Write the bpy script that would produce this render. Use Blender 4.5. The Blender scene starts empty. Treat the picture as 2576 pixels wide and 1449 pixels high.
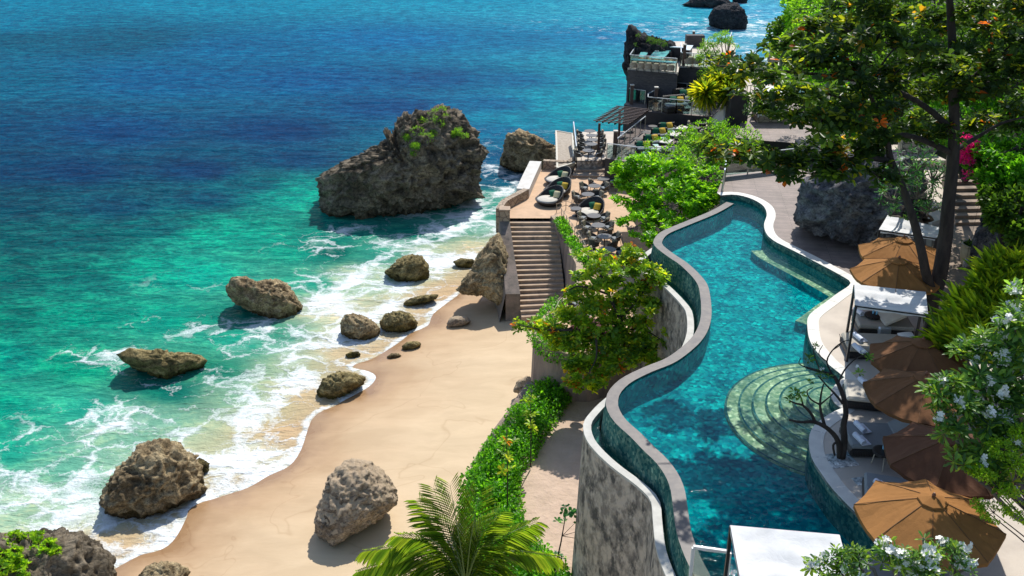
import bpy, bmesh, math, random
import numpy as np
from mathutils import Vector, Matrix, noise as mn

# ---------------------------------------------------------------- camera, sky, sun, exposure
SC = bpy.context.scene
PITCH, CAMH, FPX = math.radians(25), 26.0, 2415.0
cam = bpy.data.cameras.new('camera'); cam.sensor_width = 36; cam.lens = 36*FPX/2576
cam.clip_end = 6000; cam.clip_start = 0.5
camo = bpy.data.objects.new('camera', cam); SC.collection.objects.link(camo)
camo.location = (0, 0, CAMH); camo.rotation_euler = (math.pi/2-PITCH, 0, 0)
SC.camera = camo
SUN = Vector((.24, .74, 1.0)).normalized()
SUN_EL = math.asin(SUN.z); SUN_AZ = math.atan2(SUN.x, SUN.y)
world = bpy.data.worlds.new('World'); SC.world = world; world.use_nodes = True
wn = world.node_tree.nodes; bg = wn['Background']
sky = wn.new('ShaderNodeTexSky'); sky.sky_type = 'NISHITA'; sky.sun_disc = False
sky.sun_elevation = SUN_EL; sky.sun_rotation = SUN_AZ; sky.air_density = 1.0; sky.dust_density = 0.6
world.node_tree.links.new(sky.outputs[0], bg.inputs[0]); bg.inputs[1].default_value = 0.15
sl = bpy.data.lights.new('sun', 'SUN'); sl.energy = 4.3; sl.angle = math.radians(0.5); sl.color = (1, .955, .88)
so = bpy.data.objects.new('sun', sl); SC.collection.objects.link(so)
so.rotation_euler = SUN.to_track_quat('Z', 'Y').to_euler()
SC.view_settings.view_transform = 'Standard'; SC.view_settings.look = 'None'
SC.view_settings.exposure = 0.22; SC.view_settings.gamma = 1.0
SC.cycles.max_bounces = 6; SC.cycles.transparent_max_bounces = 12
SC.cycles.caustics_reflective = False; SC.cycles.caustics_refractive = False

# ---------------------------------------------------------------- measured points -> world
CP, SP = math.cos(PITCH), math.sin(PITCH)
def ray(x, y):
    a = (x-1288)/FPX; b = (y-724.5)/FPX
    return Vector((a, CP-b*SP, -SP-b*CP))
def W(x, y, z):
    d = ray(x, y); t = (z-CAMH)/d.z
    return Vector((d.x*t, d.y*t, z))
def WY(x, y, Y):
    d = ray(x, y); t = Y/d.y
    return Vector((d.x*t, Y, CAMH+d.z*t))
def W2(pts, z): return [W(x, y, z) for x, y in pts]
R = random.Random(7)
def srgb(r, g, b):
    f = lambda c: c/12.92 if c <= .04045 else ((c+.055)/1.055)**2.4
    return (f(r/255), f(g/255), f(b/255), 1)

# ---------------------------------------------------------------- objects
COL = SC.collection
def link(o, parent=None):
    COL.objects.link(o)
    if parent: o.parent = parent
    return o
def tag(o, label=None, cat=None, group=None, kind=None):
    for k, v in (('label', label), ('category', cat), ('group', group), ('kind', kind)):
        if v: o[k] = v
    return o
def thing(name, label, cat, loc=(0, 0, 0), rz=0, group=None):
    o = link(bpy.data.objects.new(name, None)); o.location = loc; o.rotation_euler = (0, 0, rz)
    o.empty_display_size = .1
    return tag(o, label, cat, group)
def wthing(name, label, cat, loc, group=None):      # a thing whose parts are built in world coordinates
    o = thing(name, label, cat, loc, 0, group); WORLDP[o.name] = Vector(loc); return o
KIDS = {}; WORLDP = {}
def dup(o, loc=None, rz=None, label=None, group=None, scale=None):
    def rec(s, par):
        c = s.copy(); COL.objects.link(c)
        if par: c.parent = par
        ch = [rec(k, c) for k in KIDS.get(s.name, [])]
        KIDS[c.name] = ch
        return c
    c = rec(o, None)
    if loc is not None: c.location = loc
    if rz is not None: c.rotation_euler = (0, 0, rz)
    if label: c['label'] = label
    if group: c['group'] = group
    if scale: c.scale = (scale,)*3
    return c
def reg(o, parent):
    if parent is not None: KIDS.setdefault(parent.name, []).append(o)
    return o
def npmesh(name, V, faces, mat, parent=None, smooth=False, col=None, mats=None, midx=None, attrs=None):
    """faces: list of index tuples or (n,k) int array"""
    me = bpy.data.meshes.new(name)
    V = np.asarray(V, dtype=np.float32)
    if isinstance(faces, np.ndarray):
        n, k = faces.shape
        me.vertices.add(len(V)); me.vertices.foreach_set('co', V.ravel())
        me.loops.add(n*k); me.loops.foreach_set('vertex_index', faces.astype(np.int32).ravel())
        me.polygons.add(n); me.polygons.foreach_set('loop_start', np.arange(0, n*k, k, dtype=np.int32))
        me.update(calc_edges=True)
    else:
        me.from_pydata([tuple(map(float, v)) for v in V], [], faces)
    if smooth: me.polygons.foreach_set('use_smooth', [True]*len(me.polygons))
    if col is not None:
        ca = me.color_attributes.new('Col', 'FLOAT_COLOR', 'POINT'); ca.data.foreach_set('color', np.asarray(col, dtype=np.float32).ravel())
    for k, a in (attrs or {}).items():
        at = me.attributes.new(k, 'FLOAT', 'POINT'); at.data.foreach_set('value', np.asarray(a, dtype=np.float32).ravel())
    for m in (mats or [mat]): me.materials.append(m)
    if midx is not None: me.polygons.foreach_set('material_index', midx)
    me.validate()
    o = reg(link(bpy.data.objects.new(name, me), parent), parent)
    if parent is not None and parent.name in WORLDP: o.matrix_parent_inverse = Matrix.Translation(-WORLDP[parent.name])
    return o

class MB:
    def __init__(s): s.v = []; s.f = []
    def add(s, vs, fs):
        n = len(s.v); s.v += [tuple(v) for v in vs]; s.f += [tuple(i+n for i in f) for f in fs]; return s
    def box(s, c, sz, rz=0, rx=0, ry=0, bev=0):
        from mathutils import Euler
        m = Euler((rx, ry, rz)).to_matrix(); hx, hy, hz = sz[0]/2, sz[1]/2, sz[2]/2; c = Vector(c)
        if bev:
            b = bev; P = []
            for sx in (-1, 1):
                for sy in (-1, 1):
                    for sz_ in (-1, 1):
                        for k in range(3):
                            d = [hx-b, hy-b, hz-b]; d[k] += b
                            P.append(Vector((sx*d[0], sy*d[1], sz_*d[2])))
            bm = bmesh.new()
            for q in P: bm.verts.new(q)
            bmesh.ops.convex_hull(bm, input=bm.verts)
            bm.verts.index_update()
            s.add([c+m@v.co for v in bm.verts], [[v.index for v in f.verts] for f in bm.faces]); bm.free(); return s
        vs = [c+m@Vector((x*hx, y*hy, z*hz)) for x in (-1, 1) for y in (-1, 1) for z in (-1, 1)]
        return s.add(vs, [(0, 1, 3, 2), (4, 6, 7, 5), (0, 4, 5, 1), (2, 3, 7, 6), (0, 2, 6, 4), (1, 5, 7, 3)])
    def bar(s, a, b, w, h=None):
        a, b = Vector(a), Vector(b); d = b-a; h = h or w
        x = d.normalized(); up = Vector((0, 0, 1)) if abs(x.z) < .95 else Vector((0, 1, 0))
        y = x.cross(up).normalized()*w/2; z = y.cross(x).normalized()*h/2
        vs = [p+sy*y+sz*z for p in (a, b) for sy, sz in ((-1, -1), (1, -1), (1, 1), (-1, 1))]
        return s.add(vs, [(3, 2, 1, 0), (4, 5, 6, 7), (0, 1, 5, 4), (1, 2, 6, 5), (2, 3, 7, 6), (3, 0, 4, 7)])
    def tube(s, pts, rad, n=8, cap=True):
        pts = [Vector(p) for p in pts]
        if not hasattr(rad, '__len__'): rad = [rad]*len(pts)
        vs = []; u = None
        for i, p in enumerate(pts):
            d = (pts[min(i+1, len(pts)-1)]-pts[max(i-1, 0)]).normalized()
            if u is None: u = d.orthogonal().normalized()
            u = (u-d*u.dot(d)).normalized(); w = d.cross(u)
            for k in range(n):
                a = 2*math.pi*k/n; vs.append(p+(math.cos(a)*u+math.sin(a)*w)*float(rad[i]))
        fs = [(i*n+k, i*n+(k+1) % n, (i+1)*n+(k+1) % n, (i+1)*n+k) for i in range(len(pts)-1) for k in range(n)]
        if cap: fs += [tuple(range(n-1, -1, -1)), tuple((len(pts)-1)*n+k for k in range(n))]
        return s.add(vs, fs)
    def lathe(s, prof, n=20, c=(0, 0, 0), capb=True, capt=True):
        vs = [(c[0]+r*math.cos(2*math.pi*k/n), c[1]+r*math.sin(2*math.pi*k/n), c[2]+z) for r, z in prof for k in range(n)]
        fs = [(i*n+k, i*n+(k+1) % n, (i+1)*n+(k+1) % n, (i+1)*n+k) for i in range(len(prof)-1) for k in range(n)]
        if capb: fs.append(tuple(range(n-1, -1, -1)))
        if capt: fs.append(tuple((len(prof)-1)*n+k for k in range(n)))
        return s.add(vs, fs)
    def prism(s, poly, z0, z1):
        n = len(poly)
        A = sum(poly[i][0]*poly[(i+1) % n][1]-poly[(i+1) % n][0]*poly[i][1] for i in range(n))
        if A < 0: poly = poly[::-1]
        vs = [(p[0], p[1], z0) for p in poly]+[(p[0], p[1], z1) for p in poly]
        return s.add(vs, [tuple(range(n-1, -1, -1)), tuple(range(n, 2*n))]+[(i, (i+1) % n, (i+1) % n+n, i+n) for i in range(n)])
    def strip(s, A, B):
        n = len(A); return s.add(list(A)+list(B), [(i, i+1, n+i+1, n+i) for i in range(n-1)])
    def build(s, name, mat, parent=None, smooth=False):
        return npmesh(name, s.v, s.f, mat, parent, smooth)
def sheet(name, poly, z, mat, kind='structure', parent=None):
    poly = [(p[0], p[1], z) for p in poly]
    n = len(poly); A = sum(poly[i][0]*poly[(i+1) % n][1]-poly[(i+1) % n][0]*poly[i][1] for i in range(n))
    if A < 0: poly = poly[::-1]
    o = npmesh(name, poly, [tuple(range(len(poly)))], mat, parent)
    if kind: o['kind'] = kind
    return o
def smooth_line(P, k=6):
    P = [Vector(p) for p in P]; out = []
    for i in range(len(P)-1):
        p0, p1, p2, p3 = P[max(i-1, 0)], P[i], P[i+1], P[min(i+2, len(P)-1)]
        for j in range(k):
            t = j/k
            out.append(.5*((2*p1)+(p2-p0)*t+(2*p0-5*p1+4*p2-p3)*t*t+(3*p1-p0-3*p2+p3)*t**3))
    out.append(P[-1]); return out
def resample(P, step):
    P = [Vector(p) for p in P]; L = [0]
    for i in range(1, len(P)): L.append(L[-1]+(P[i]-P[i-1]).length)
    n = max(2, int(L[-1]/step)+1); out = []
    j = 0
    for i in range(n):
        t = L[-1]*i/(n-1)
        while j < len(L)-2 and L[j+1] < t: j += 1
        a = (t-L[j])/max(1e-9, L[j+1]-L[j]); out.append(P[j].lerp(P[j+1], min(a, 1)))
    return out
def offset(P, d):
    out = []
    for i, p in enumerate(P):
        t = P[min(i+1, len(P)-1)]-P[max(i-1, 0)]; n = Vector((-t.y, t.x, 0)).normalized()
        out.append(p+n*d)
    return out
def dist_poly(X, Y, P):
    d = np.full(X.shape, 1e9)
    for a, b in zip(P[:-1], P[1:]):
        ax, ay, bx, by = a[0], a[1], b[0], b[1]; L2 = (bx-ax)**2+(by-ay)**2+1e-12
        t = np.clip(((X-ax)*(bx-ax)+(Y-ay)*(by-ay))/L2, 0, 1)
        d = np.minimum(d, np.hypot(X-ax-t*(bx-ax), Y-ay-t*(by-ay)))
    return d
def inside(X, Y, P):
    r = np.zeros(X.shape, bool); n = len(P)
    for i in range(n):
        ax, ay = P[i][0], P[i][1]; bx, by = P[(i+1) % n][0], P[(i+1) % n][1]
        if ay == by: continue
        c = ((ay > Y) != (by > Y)) & (X < (bx-ax)*(Y-ay)/(by-ay)+ax)
        r ^= c
    return r

# ---------------------------------------------------------------- materials
def newmat(name):
    m = bpy.data.materials.new(name); m.use_nodes = True; nt = m.node_tree
    return m, nt, nt.nodes['Principled BSDF'], nt.nodes['Material Output']
def N(nt, t, **kw):
    n = nt.nodes.new(t)
    for k, v in kw.items():
        if k.startswith('i_'): n.inputs[k[2:].replace('_', ' ')].default_value = v
        else: setattr(n, k, v)
    return n
def ramp(nt, fac, stops, interp='LINEAR'):
    r = nt.nodes.new('ShaderNodeValToRGB'); r.color_ramp.interpolation = interp
    e = r.color_ramp.elements
    while len(e) < len(stops): e.new(.5)
    for i, (p, c) in enumerate(stops):
        e[i].position = p; e[i].color = c if len(c) == 4 else (*c, 1)
    nt.links.new(fac, r.inputs[0]); return r.outputs[0]
def coords(nt, scale=(1, 1, 1), which='Object', rot=(0, 0, 0)):
    t = nt.nodes.new('ShaderNodeTexCoord'); m = nt.nodes.new('ShaderNodeMapping')
    m.inputs['Scale'].default_value = scale; m.inputs['Rotation'].default_value = rot
    nt.links.new(t.outputs[which], m.inputs[0]); return m.outputs[0]
def tnoise(nt, vec, scale, detail=6, rough=.55, dist=0):
    n = N(nt, 'ShaderNodeTexNoise', i_Scale=scale, i_Detail=detail, i_Roughness=rough, i_Distortion=dist)
    nt.links.new(vec, n.inputs['Vector']); return n.outputs[0]
def bump(nt, bs, h, strength, dist=.02, prev=None):
    b = N(nt, 'ShaderNodeBump', i_Strength=strength, i_Distance=dist); nt.links.new(h, b.inputs['Height'])
    if prev is not None: nt.links.new(prev, b.inputs['Normal'])
    if bs is not None: nt.links.new(b.outputs[0], bs.inputs['Normal'])
    return b.outputs[0]
def mix(nt, a, b, fac, mode='MIX'):
    m = nt.nodes.new('ShaderNodeMix'); m.data_type = 'RGBA'; m.blend_type = mode
    for v, i in ((fac, 0), (a, 6), (b, 7)):
        if isinstance(v, (int, float)): m.inputs[i].default_value = v
        elif isinstance(v, tuple): m.inputs[i].default_value = v if len(v) == 4 else (*v, 1)
        else: nt.links.new(v, m.inputs[i])
    return m.outputs[2]
def math_(nt, op, a, b=0, c=None):
    m = N(nt, 'ShaderNodeMath', operation=op)
    for i, v in enumerate((a, b) if c is None else (a, b, c)):
        if isinstance(v, (int, float)): m.inputs[i].default_value = v
        else: nt.links.new(v, m.inputs[i])
    return m.outputs[0]
def simple(name, c1, c2=None, scale=3, rough=.8, bscale=20, bstr=.3, bdist=.02, stretch=(1, 1, 1), stain=None, metal=0, spec=.4, mid=(.35, .65)):
    m, nt, bs, out = newmat(name); v = coords(nt, stretch)
    c2 = c2 or tuple(x*.75 for x in c1[:3])
    col = ramp(nt, tnoise(nt, v, scale, 8, .6), [(mid[0], c1), (mid[1], c2)])
    if stain:
        sc, sstretch, scol, lo, hi = stain
        f = ramp(nt, tnoise(nt, coords(nt, sstretch), sc, 6, .65), [(lo, (0, 0, 0)), (hi, (1, 1, 1))])
        col = mix(nt, col, scol, f)
    nt.links.new(col, bs.inputs['Base Color']); bs.inputs['Roughness'].default_value = rough
    bs.inputs['Metallic'].default_value = metal; bs.inputs['Specular IOR Level'].default_value = spec
    if bstr: bump(nt, bs, tnoise(nt, v, bscale, 8, .65), bstr, bdist)
    return m

def rockmat(name, dark, mid, light, sc=1.0, green=None, sand=None, tide=None):
    m, nt, bs, out = newmat(name); v = coords(nt, (1, 1, 1.3))
    n1 = tnoise(nt, v, .9*sc, 10, .7, .6)
    col = ramp(nt, n1, [(.3, dark), (.47, mid), (.6, light), (.75, mid)])
    vor = N(nt, 'ShaderNodeTexVoronoi', feature='DISTANCE_TO_EDGE', i_Scale=2.6*sc)
    wv = nt.nodes.new('ShaderNodeVectorMath'); wv.operation = 'ADD'
    nv = N(nt, 'ShaderNodeTexNoise', i_Scale=2*sc, i_Detail=5); nt.links.new(v, nv.inputs['Vector'])
    nt.links.new(v, wv.inputs[0]); nt.links.new(nv.outputs['Color'], wv.inputs[1]); nt.links.new(wv.outputs[0], vor.inputs['Vector'])
    crack = ramp(nt, vor.outputs[0], [(0, (0, 0, 0)), (.12, (1, 1, 1))])
    pit = tnoise(nt, v, 9*sc, 8, .75)
    pitr = ramp(nt, pit, [(.38, (.12, .12, .12)), (.5, (1, 1, 1)), (.7, (1.35, 1.3, 1.2))])
    col = mix(nt, col, pitr, .75, 'MULTIPLY')
    col = mix(nt, col, crack, .3, 'MULTIPLY')
    if green:
        g = ramp(nt, tnoise(nt, v, 1.6*sc, 6, .6), [(.5, (0, 0, 0)), (.62, (1, 1, 1))]); col = mix(nt, col, green, g)
    geo = nt.nodes.new('ShaderNodeNewGeometry')
    if sand:   # sand lying on the ledges
        sx = nt.nodes.new('ShaderNodeSeparateXYZ'); nt.links.new(geo.outputs['Normal'], sx.inputs[0])
        f = math_(nt, 'ADD', sx.outputs[2], math_(nt, 'MULTIPLY', math_(nt, 'SUBTRACT', tnoise(nt, v, 1.6, 5, .6), .5), 1.6))
        col = mix(nt, col, sand, ramp(nt, f, [(.48, (0, 0, 0)), (.62, (1, 1, 1))]))
    if tide:   # wet, weedy band at the water line
        sx = nt.nodes.new('ShaderNodeSeparateXYZ'); nt.links.new(geo.outputs['Position'], sx.inputs[0])
        f = math_(nt, 'ADD', sx.outputs[2], math_(nt, 'MULTIPLY', math_(nt, 'SUBTRACT', tnoise(nt, v, 1.4, 5, .6), .5), 1.1))
        col = mix(nt, mix(nt, col, tide, 1.0, 'MULTIPLY'), col, ramp(nt, f, [(.15, (0, 0, 0)), (.55, (1, 1, 1))]))
    nt.links.new(col, bs.inputs['Base Color']); bs.inputs['Roughness'].default_value = .9; bs.inputs['Specular IOR Level'].default_value = .25
    b1 = bump(nt, None, crack, .5, .05/sc)
    b2 = bump(nt, None, pit, .9, .12/sc, b1)
    bump(nt, bs, tnoise(nt, v, 34*sc, 5, .7), .6, .03/sc, b2)
    return m

def leafmat(name, rough=.38, trans=.42, spec=.3):
    m, nt, bs, out = newmat(name)
    a = N(nt, 'ShaderNodeAttribute', attribute_name='Col')
    nt.links.new(a.outputs['Color'], bs.inputs['Base Color']); bs.inputs['Roughness'].default_value = rough
    bs.inputs['Specular IOR Level'].default_value = spec
    t = nt.nodes.new('ShaderNodeBsdfTranslucent')
    hs = mix(nt, a.outputs['Color'], (2.1, 1.9, .7, 1), 1.0, 'MULTIPLY')
    nt.links.new(hs, t.inputs['Color'])
    mx = nt.nodes.new('ShaderNodeMixShader'); mx.inputs[0].default_value = trans
    nt.links.new(bs.outputs[0], mx.inputs[1]); nt.links.new(t.outputs[0], mx.inputs[2]); nt.links.new(mx.outputs[0], out.inputs[0])
    return m

def plankmat(name, c1, c2, width=.14, rot=0, gap=.06, rough=.6, bstr=.5):
    m, nt, bs, out = newmat(name)
    br = N(nt, 'ShaderNodeTexBrick', i_Scale=1, offset=.5); v = coords(nt, (1, 1, 1), 'Object', (0, 0, rot))
    br.inputs['Brick Width'].default_value = 2.4; br.inputs['Row Height'].default_value = width; br.inputs['Mortar Size'].default_value = .008
    br.inputs['Color1'].default_value = (*c1[:3], 1); br.inputs['Color2'].default_value = (*c2[:3], 1); br.inputs['Mortar'].default_value = tuple(x*.2 for x in c1[:3])+(1,)
    nt.links.new(v, br.inputs['Vector'])
    g = tnoise(nt, v, 1.2, 8, .65); gg = ramp(nt, g, [(.3, (.55, .55, .55)), (.7, (1.2, 1.2, 1.2))])
    col = mix(nt, br.outputs['Color'], gg, .8, 'MULTIPLY'); nt.links.new(col, bs.inputs['Base Color'])
    bs.inputs['Roughness'].default_value = rough
    inv = math_(nt, 'SUBTRACT', 1, br.outputs['Fac']); bump(nt, bs, inv, bstr, .01)
    return m

def masonry(name, c1, c2, mortar, scale=3.0, bstr=.7):
    m, nt, bs, out = newmat(name); v = coords(nt, (1, 1, 1.25))
    vor = N(nt, 'ShaderNodeTexVoronoi', feature='DISTANCE_TO_EDGE', i_Scale=scale); nt.links.new(v, vor.inputs['Vector'])
    vc = N(nt, 'ShaderNodeTexVoronoi', feature='F1', i_Scale=scale); nt.links.new(v, vc.inputs['Vector'])
    sep = nt.nodes.new('ShaderNodeSeparateColor'); nt.links.new(vc.outputs['Color'], sep.inputs[0])
    col = ramp(nt, sep.outputs[0], [(0, c1), (1, c2)])
    col = mix(nt, col, ramp(nt, tnoise(nt, v, 8, 8, .7), [(.3, (.6, .6, .6)), (.6, (1.1, 1.1, 1.1))]), .8, 'MULTIPLY')
    e = ramp(nt, vor.outputs[0], [(.02, (0, 0, 0)), (.07, (1, 1, 1))]); col = mix(nt, mortar, col, e)
    nt.links.new(col, bs.inputs['Base Color']); bs.inputs['Roughness'].default_value = .9
    b = bump(nt, None, e, bstr, .03); bump(nt, bs, tnoise(nt, v, 30, 6, .7), .4, .02, b)
    return m

def wicker(name, c1, c2, scale=22):
    m, nt, bs, out = newmat(name)
    w1 = N(nt, 'ShaderNodeTexWave', wave_type='BANDS', bands_direction='Z', i_Scale=scale*.5, i_Distortion=.6)
    nt.links.new(coords(nt), w1.inputs['Vector'])
    w2 = N(nt, 'ShaderNodeTexWave', wave_type='BANDS', bands_direction='DIAGONAL', i_Scale=scale*.6)
    nt.links.new(coords(nt, (1, 1, 0)), w2.inputs['Vector'])
    f = math_(nt, 'MULTIPLY', w1.outputs['Fac'], w2.outputs['Fac'])
    nt.links.new(ramp(nt, f, [(.1, c1), (.7, c2)]), bs.inputs['Base Color']); bs.inputs['Roughness'].default_value = .45
    bump(nt, bs, f, .8, .015); return m

def glassmat(name, tint=(.75, .88, .87), refl=.12):
    m, nt, bs, out = newmat(name); nt.nodes.remove(bs)
    t = nt.nodes.new('ShaderNodeBsdfTransparent'); t.inputs[0].default_value = (*tint, 1)
    g = nt.nodes.new('ShaderNodeBsdfGlossy'); g.inputs['Roughness'].default_value = .05
    fr = nt.nodes.new('ShaderNodeFresnel'); fr.inputs[0].default_value = 1.45
    f = math_(nt, 'ADD', fr.outputs[0], refl)
    mx = nt.nodes.new('ShaderNodeMixShader'); nt.links.new(f, mx.inputs[0]); nt.links.new(t.outputs[0], mx.inputs[1]); nt.links.new(g.outputs[0], mx.inputs[2])
    nt.links.new(mx.outputs[0], out.inputs[0]); return m

def watermat(name, tint, wscale=2.2, wstr=.5, milky=(.0, .25, .28, 1), milk=.1):
    m, nt, bs, out = newmat(name); nt.nodes.remove(bs)
    t = nt.nodes.new('ShaderNodeBsdfTransparent'); t.inputs[0].default_value = (*tint, 1)
    g = nt.nodes.new('ShaderNodeBsdfGlossy'); g.inputs['Roughness'].default_value = .06
    d = nt.nodes.new('ShaderNodeBsdfDiffuse'); d.inputs[0].default_value = milky
    v = coords(nt, (1, 1.3, 1)); n1 = tnoise(nt, v, wscale, 4, .6, .8)
    b = bump(nt, None, n1, wstr, .12)
    b = bump(nt, None, tnoise(nt, v, wscale*5, 3, .6, .4), wstr*.5, .03, b)
    nt.links.new(b, g.inputs['Normal'])
    fr = nt.nodes.new('ShaderNodeFresnel'); fr.inputs[0].default_value = 1.33; nt.links.new(b, fr.inputs['Normal'])
    m1 = nt.nodes.new('ShaderNodeMixShader'); m1.inputs[0].default_value = milk
    nt.links.new(t.outputs[0], m1.inputs[1]); nt.links.new(d.outputs[0], m1.inputs[2])
    mx = nt.nodes.new('ShaderNodeMixShader'); nt.links.new(math_(nt, 'MULTIPLY', fr.outputs[0], .4), mx.inputs[0]); nt.links.new(m1.outputs[0], mx.inputs[1]); nt.links.new(g.outputs[0], mx.inputs[2])
    nt.links.new(mx.outputs[0], out.inputs[0]); return m

M = {}
M['sandstone'] = simple('sandstone paving', (.62, .42, .265), (.52, .35, .22), 1.4, .85, 16, .25, .02, stain=(1.1, (1, 1, 1), (.42, .30, .20), .55, .75))
M['deckstone'] = simple('pale deck stone', (.58, .51, .43), (.50, .44, .37), .8, .75, 14, .12, .01, stain=(.6, (1, 1, 1), (.40, .34, .29), .5, .8))
M['coping_white'] = simple('white coping stone', (.72, .70, .64), (.62, .60, .55), 2.5, .6, 20, .12, .01)
M['coping_brown'] = simple('brown coping stone', (.17, .145, .125), (.11, .096, .09), 3, .5, 30, .25, .01, stain=(1.4, (1, 1, 1), (.09, .08, .08), .52, .7))
M['rim'] = simple('pale rim stone', (.55, .54, .49), (.42, .41, .37), 2.4, .65, 24, .15, .01)
M['graywall'] = simple('weathered render', (.64, .55, .45), (.30, .26, .22), 3.4, .95, 6, 1.0, .2, (1, 1, .75), stain=(2.2, (1, 1, .6), (.12, .11, .10), .5, .62), mid=(.42, .6))
M['pinkwall'] = simple('rendered terrace wall', (.33, .25, .20), (.20, .155, .13), 1.6, .95, 12, .8, .05, (1.5, 1.5, .4), stain=(1.2, (1, 1, .3), (.09, .075, .065), .55, .75))
M['cut_stone'] = masonry('cut limestone', (.46, .36, .26), (.36, .27, .19), (.16, .12, .09), 2.6)
M['bench_white'] = simple('white stone slabs', (.66, .63, .58), (.54, .51, .46), 1.6, .8, 12, .35, .02)
M['step'] = simple('worn step stone', (.50, .37, .26), (.36, .27, .20), 2.5, .9, 18, .4, .02, stain=(2, (1, 1, 1), (.2, .16, .13), .56, .72))
M['parapet'] = simple('stair parapet', (.24, .19, .16), (.14, .12, .10), 2.2, .92, 14, .6, .04, stain=(2, (1, 1, .4), (.07, .065, .06), .55, .72))
M['darkstone'] = simple('dark stone cladding', (.10, .092, .095), (.05, .048, .055), 4, .8, 22, .8, .03, (1, 1, 3))
M['darkfascia'] = simple('black fascia', (.04, .036, .038), (.025, .024, .027), 3, .6, 20, .2, .01)
M['tile'] = None
def tilemat(name, c1, c2, c3, sc=9, bs_=.3, patch=.9):
    m, nt, bs, out = newmat(name); v = coords(nt)
    vc = N(nt, 'ShaderNodeTexVoronoi', feature='F1', i_Scale=sc); nt.links.new(v, vc.inputs['Vector'])
    sep = nt.nodes.new('ShaderNodeSeparateColor'); nt.links.new(vc.outputs['Color'], sep.inputs[0])
    col = ramp(nt, sep.outputs[0], [(0, c1), (.45, c2), (.9, c3), (1, tuple(min(1, x*1.5) for x in c3[:3]))])
    col = mix(nt, col, ramp(nt, tnoise(nt, v, patch, 6, .6, .5), [(.35, (.4, .55, .6)), (.62, (1.25, 1.18, 1.1))]), 1.0, 'MULTIPLY')  # broad blotches; on the pool floor, tree dapple painted into the tile colour
    nt.links.new(col, bs.inputs['Base Color']); bs.inputs['Roughness'].default_value = .5; bs.inputs['Specular IOR Level'].default_value = 0
    bump(nt, bs, vc.outputs[0], bs_, .01); return m
M['pooltile'] = tilemat('teal mosaic tile', (.0, .165, .22), (.0, .29, .335), (.002, .46, .42), 8)
M['walltile'] = tilemat('weathered green tile', (.03, .10, .10), (.06, .17, .15), (.15, .24, .19), 10)
M['steptile'] = tilemat('pale green pebble tile', (.26, .34, .19), (.42, .46, .25), (.68, .64, .38), 9, .3, 1.4)
M['poolwater'] = watermat('clear pool water', (.72, .90, .93), 1.8, .22, (.0, .17, .21, 1), .13)
M['channelwater'] = watermat('still channel water', (.42, .70, .68), 3, .25, (.02, .16, .16, 1), .18)
M['wood'] = plankmat('weathered deck boards', (.20, .15, .13), (.28, .21, .18), .14, math.radians(8))
M['wood_dark'] = plankmat('dark deck boards', (.15, .115, .10), (.21, .16, .14), .14, math.radians(14))
M['path'] = simple('crazy paving', (.36, .27, .20), (.24, .19, .15), 1.2, .85, 12, .3, .02, stain=(1.2, (1, 1, 1), (.15, .12, .10), .5, .7))
M['pergola'] = simple('dark stained timber', (.07, .035, .03), (.04, .022, .02), 5, .6, 30, .3, .01)
M['post'] = simple('brown timber post', (.10, .06, .05), (.06, .04, .035), 5, .6, 30, .3, .01)
M['cap'] = simple('pale post cap', (.62, .58, .50), (.5, .47, .42), 5, .6, 30, .1, .01)
M['steel'] = simple('brushed steel', (.62, .66, .68), (.5, .55, .58), 5, .3, 30, .05, .005, metal=.35)
M['railpost'] = simple('glass rail post', (.62, .56, .44), (.50, .45, .35), 5, .4, 30, .05, .005)
M['glass'] = glassmat('clear glass panel')
M['wicker'] = wicker('black rattan weave', (.006, .005, .005), (.055, .045, .04))
M['wicker2'] = wicker('grey rattan weave', (.03, .028, .026), (.13, .12, .11), 26)
M['metal_dark'] = simple('dark metal', (.03, .03, .032), (.02, .02, .022), 5, .4, 30, .05, .005)
M['tabletop'] = simple('dark slate table top', (.085, .08, .078), (.055, .052, .052), 8, .45, 40, .2, .005)
M['cushion'] = simple('beige cushion fabric', (.60, .56, .48), (.52, .48, .41), 3, .9, 60, .2, .01)
M['mattress'] = simple('sand mattress fabric', (.42, .39, .33), (.36, .33, .28), 2, .9, 50, .25, .01)
M['mattress_grey'] = simple('grey mattress fabric', (.25, .27, .28), (.21, .23, .24), 2, .9, 50, .25, .01)
M['greenc'] = simple('green cushion', (.015, .16, .08), (.01, .10, .055), 3, .85, 40, .2, .01)
M['yellowc'] = simple('yellow cushion', (.75, .50, .06), (.65, .40, .04), 3, .85, 40, .2, .01)
M['creamc'] = simple('cream cushion', (.70, .62, .38), (.6, .52, .3), 3, .85, 40, .2, .01)
M['olivec'] = simple('taupe cushion', (.30, .26, .18), (.24, .2, .14), 3, .85, 40, .2, .01)
M['turq'] = simple('turquoise table glass', (.14, .50, .50), (.22, .58, .56), 3, .15, 40, .0, .01)
M['white'] = simple('white cotton', (.78, .79, .80), (.70, .71, .73), 1.2, .85, 5, .35, .03)
M['towel'] = simple('white towel', (.74, .78, .88), (.64, .68, .80), 9, .95, 60, .5, .01)
M['whitepaint'] = simple('white paint', (.78, .78, .76), (.7, .7, .69), 3, .5, 20, .05, .005)
M['pot'] = simple('cream glazed clay', (.46, .40, .28), (.34, .30, .21), 3, .55, 16, .2, .01)
M['soil'] = simple('dark soil', (.05, .035, .025), (.025, .02, .015), 3, .95, 20, .6, .03)
M['bark'] = simple('grey brown bark', (.06, .048, .04), (.025, .02, .018), 5, .9, 14, 1.0, .04, (1, 1, .25))
M['bark_pale'] = simple('pale smooth bark', (.20, .17, .14), (.11, .095, .08), 6, .85, 20, .6, .02, (1, 1, .4))
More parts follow.
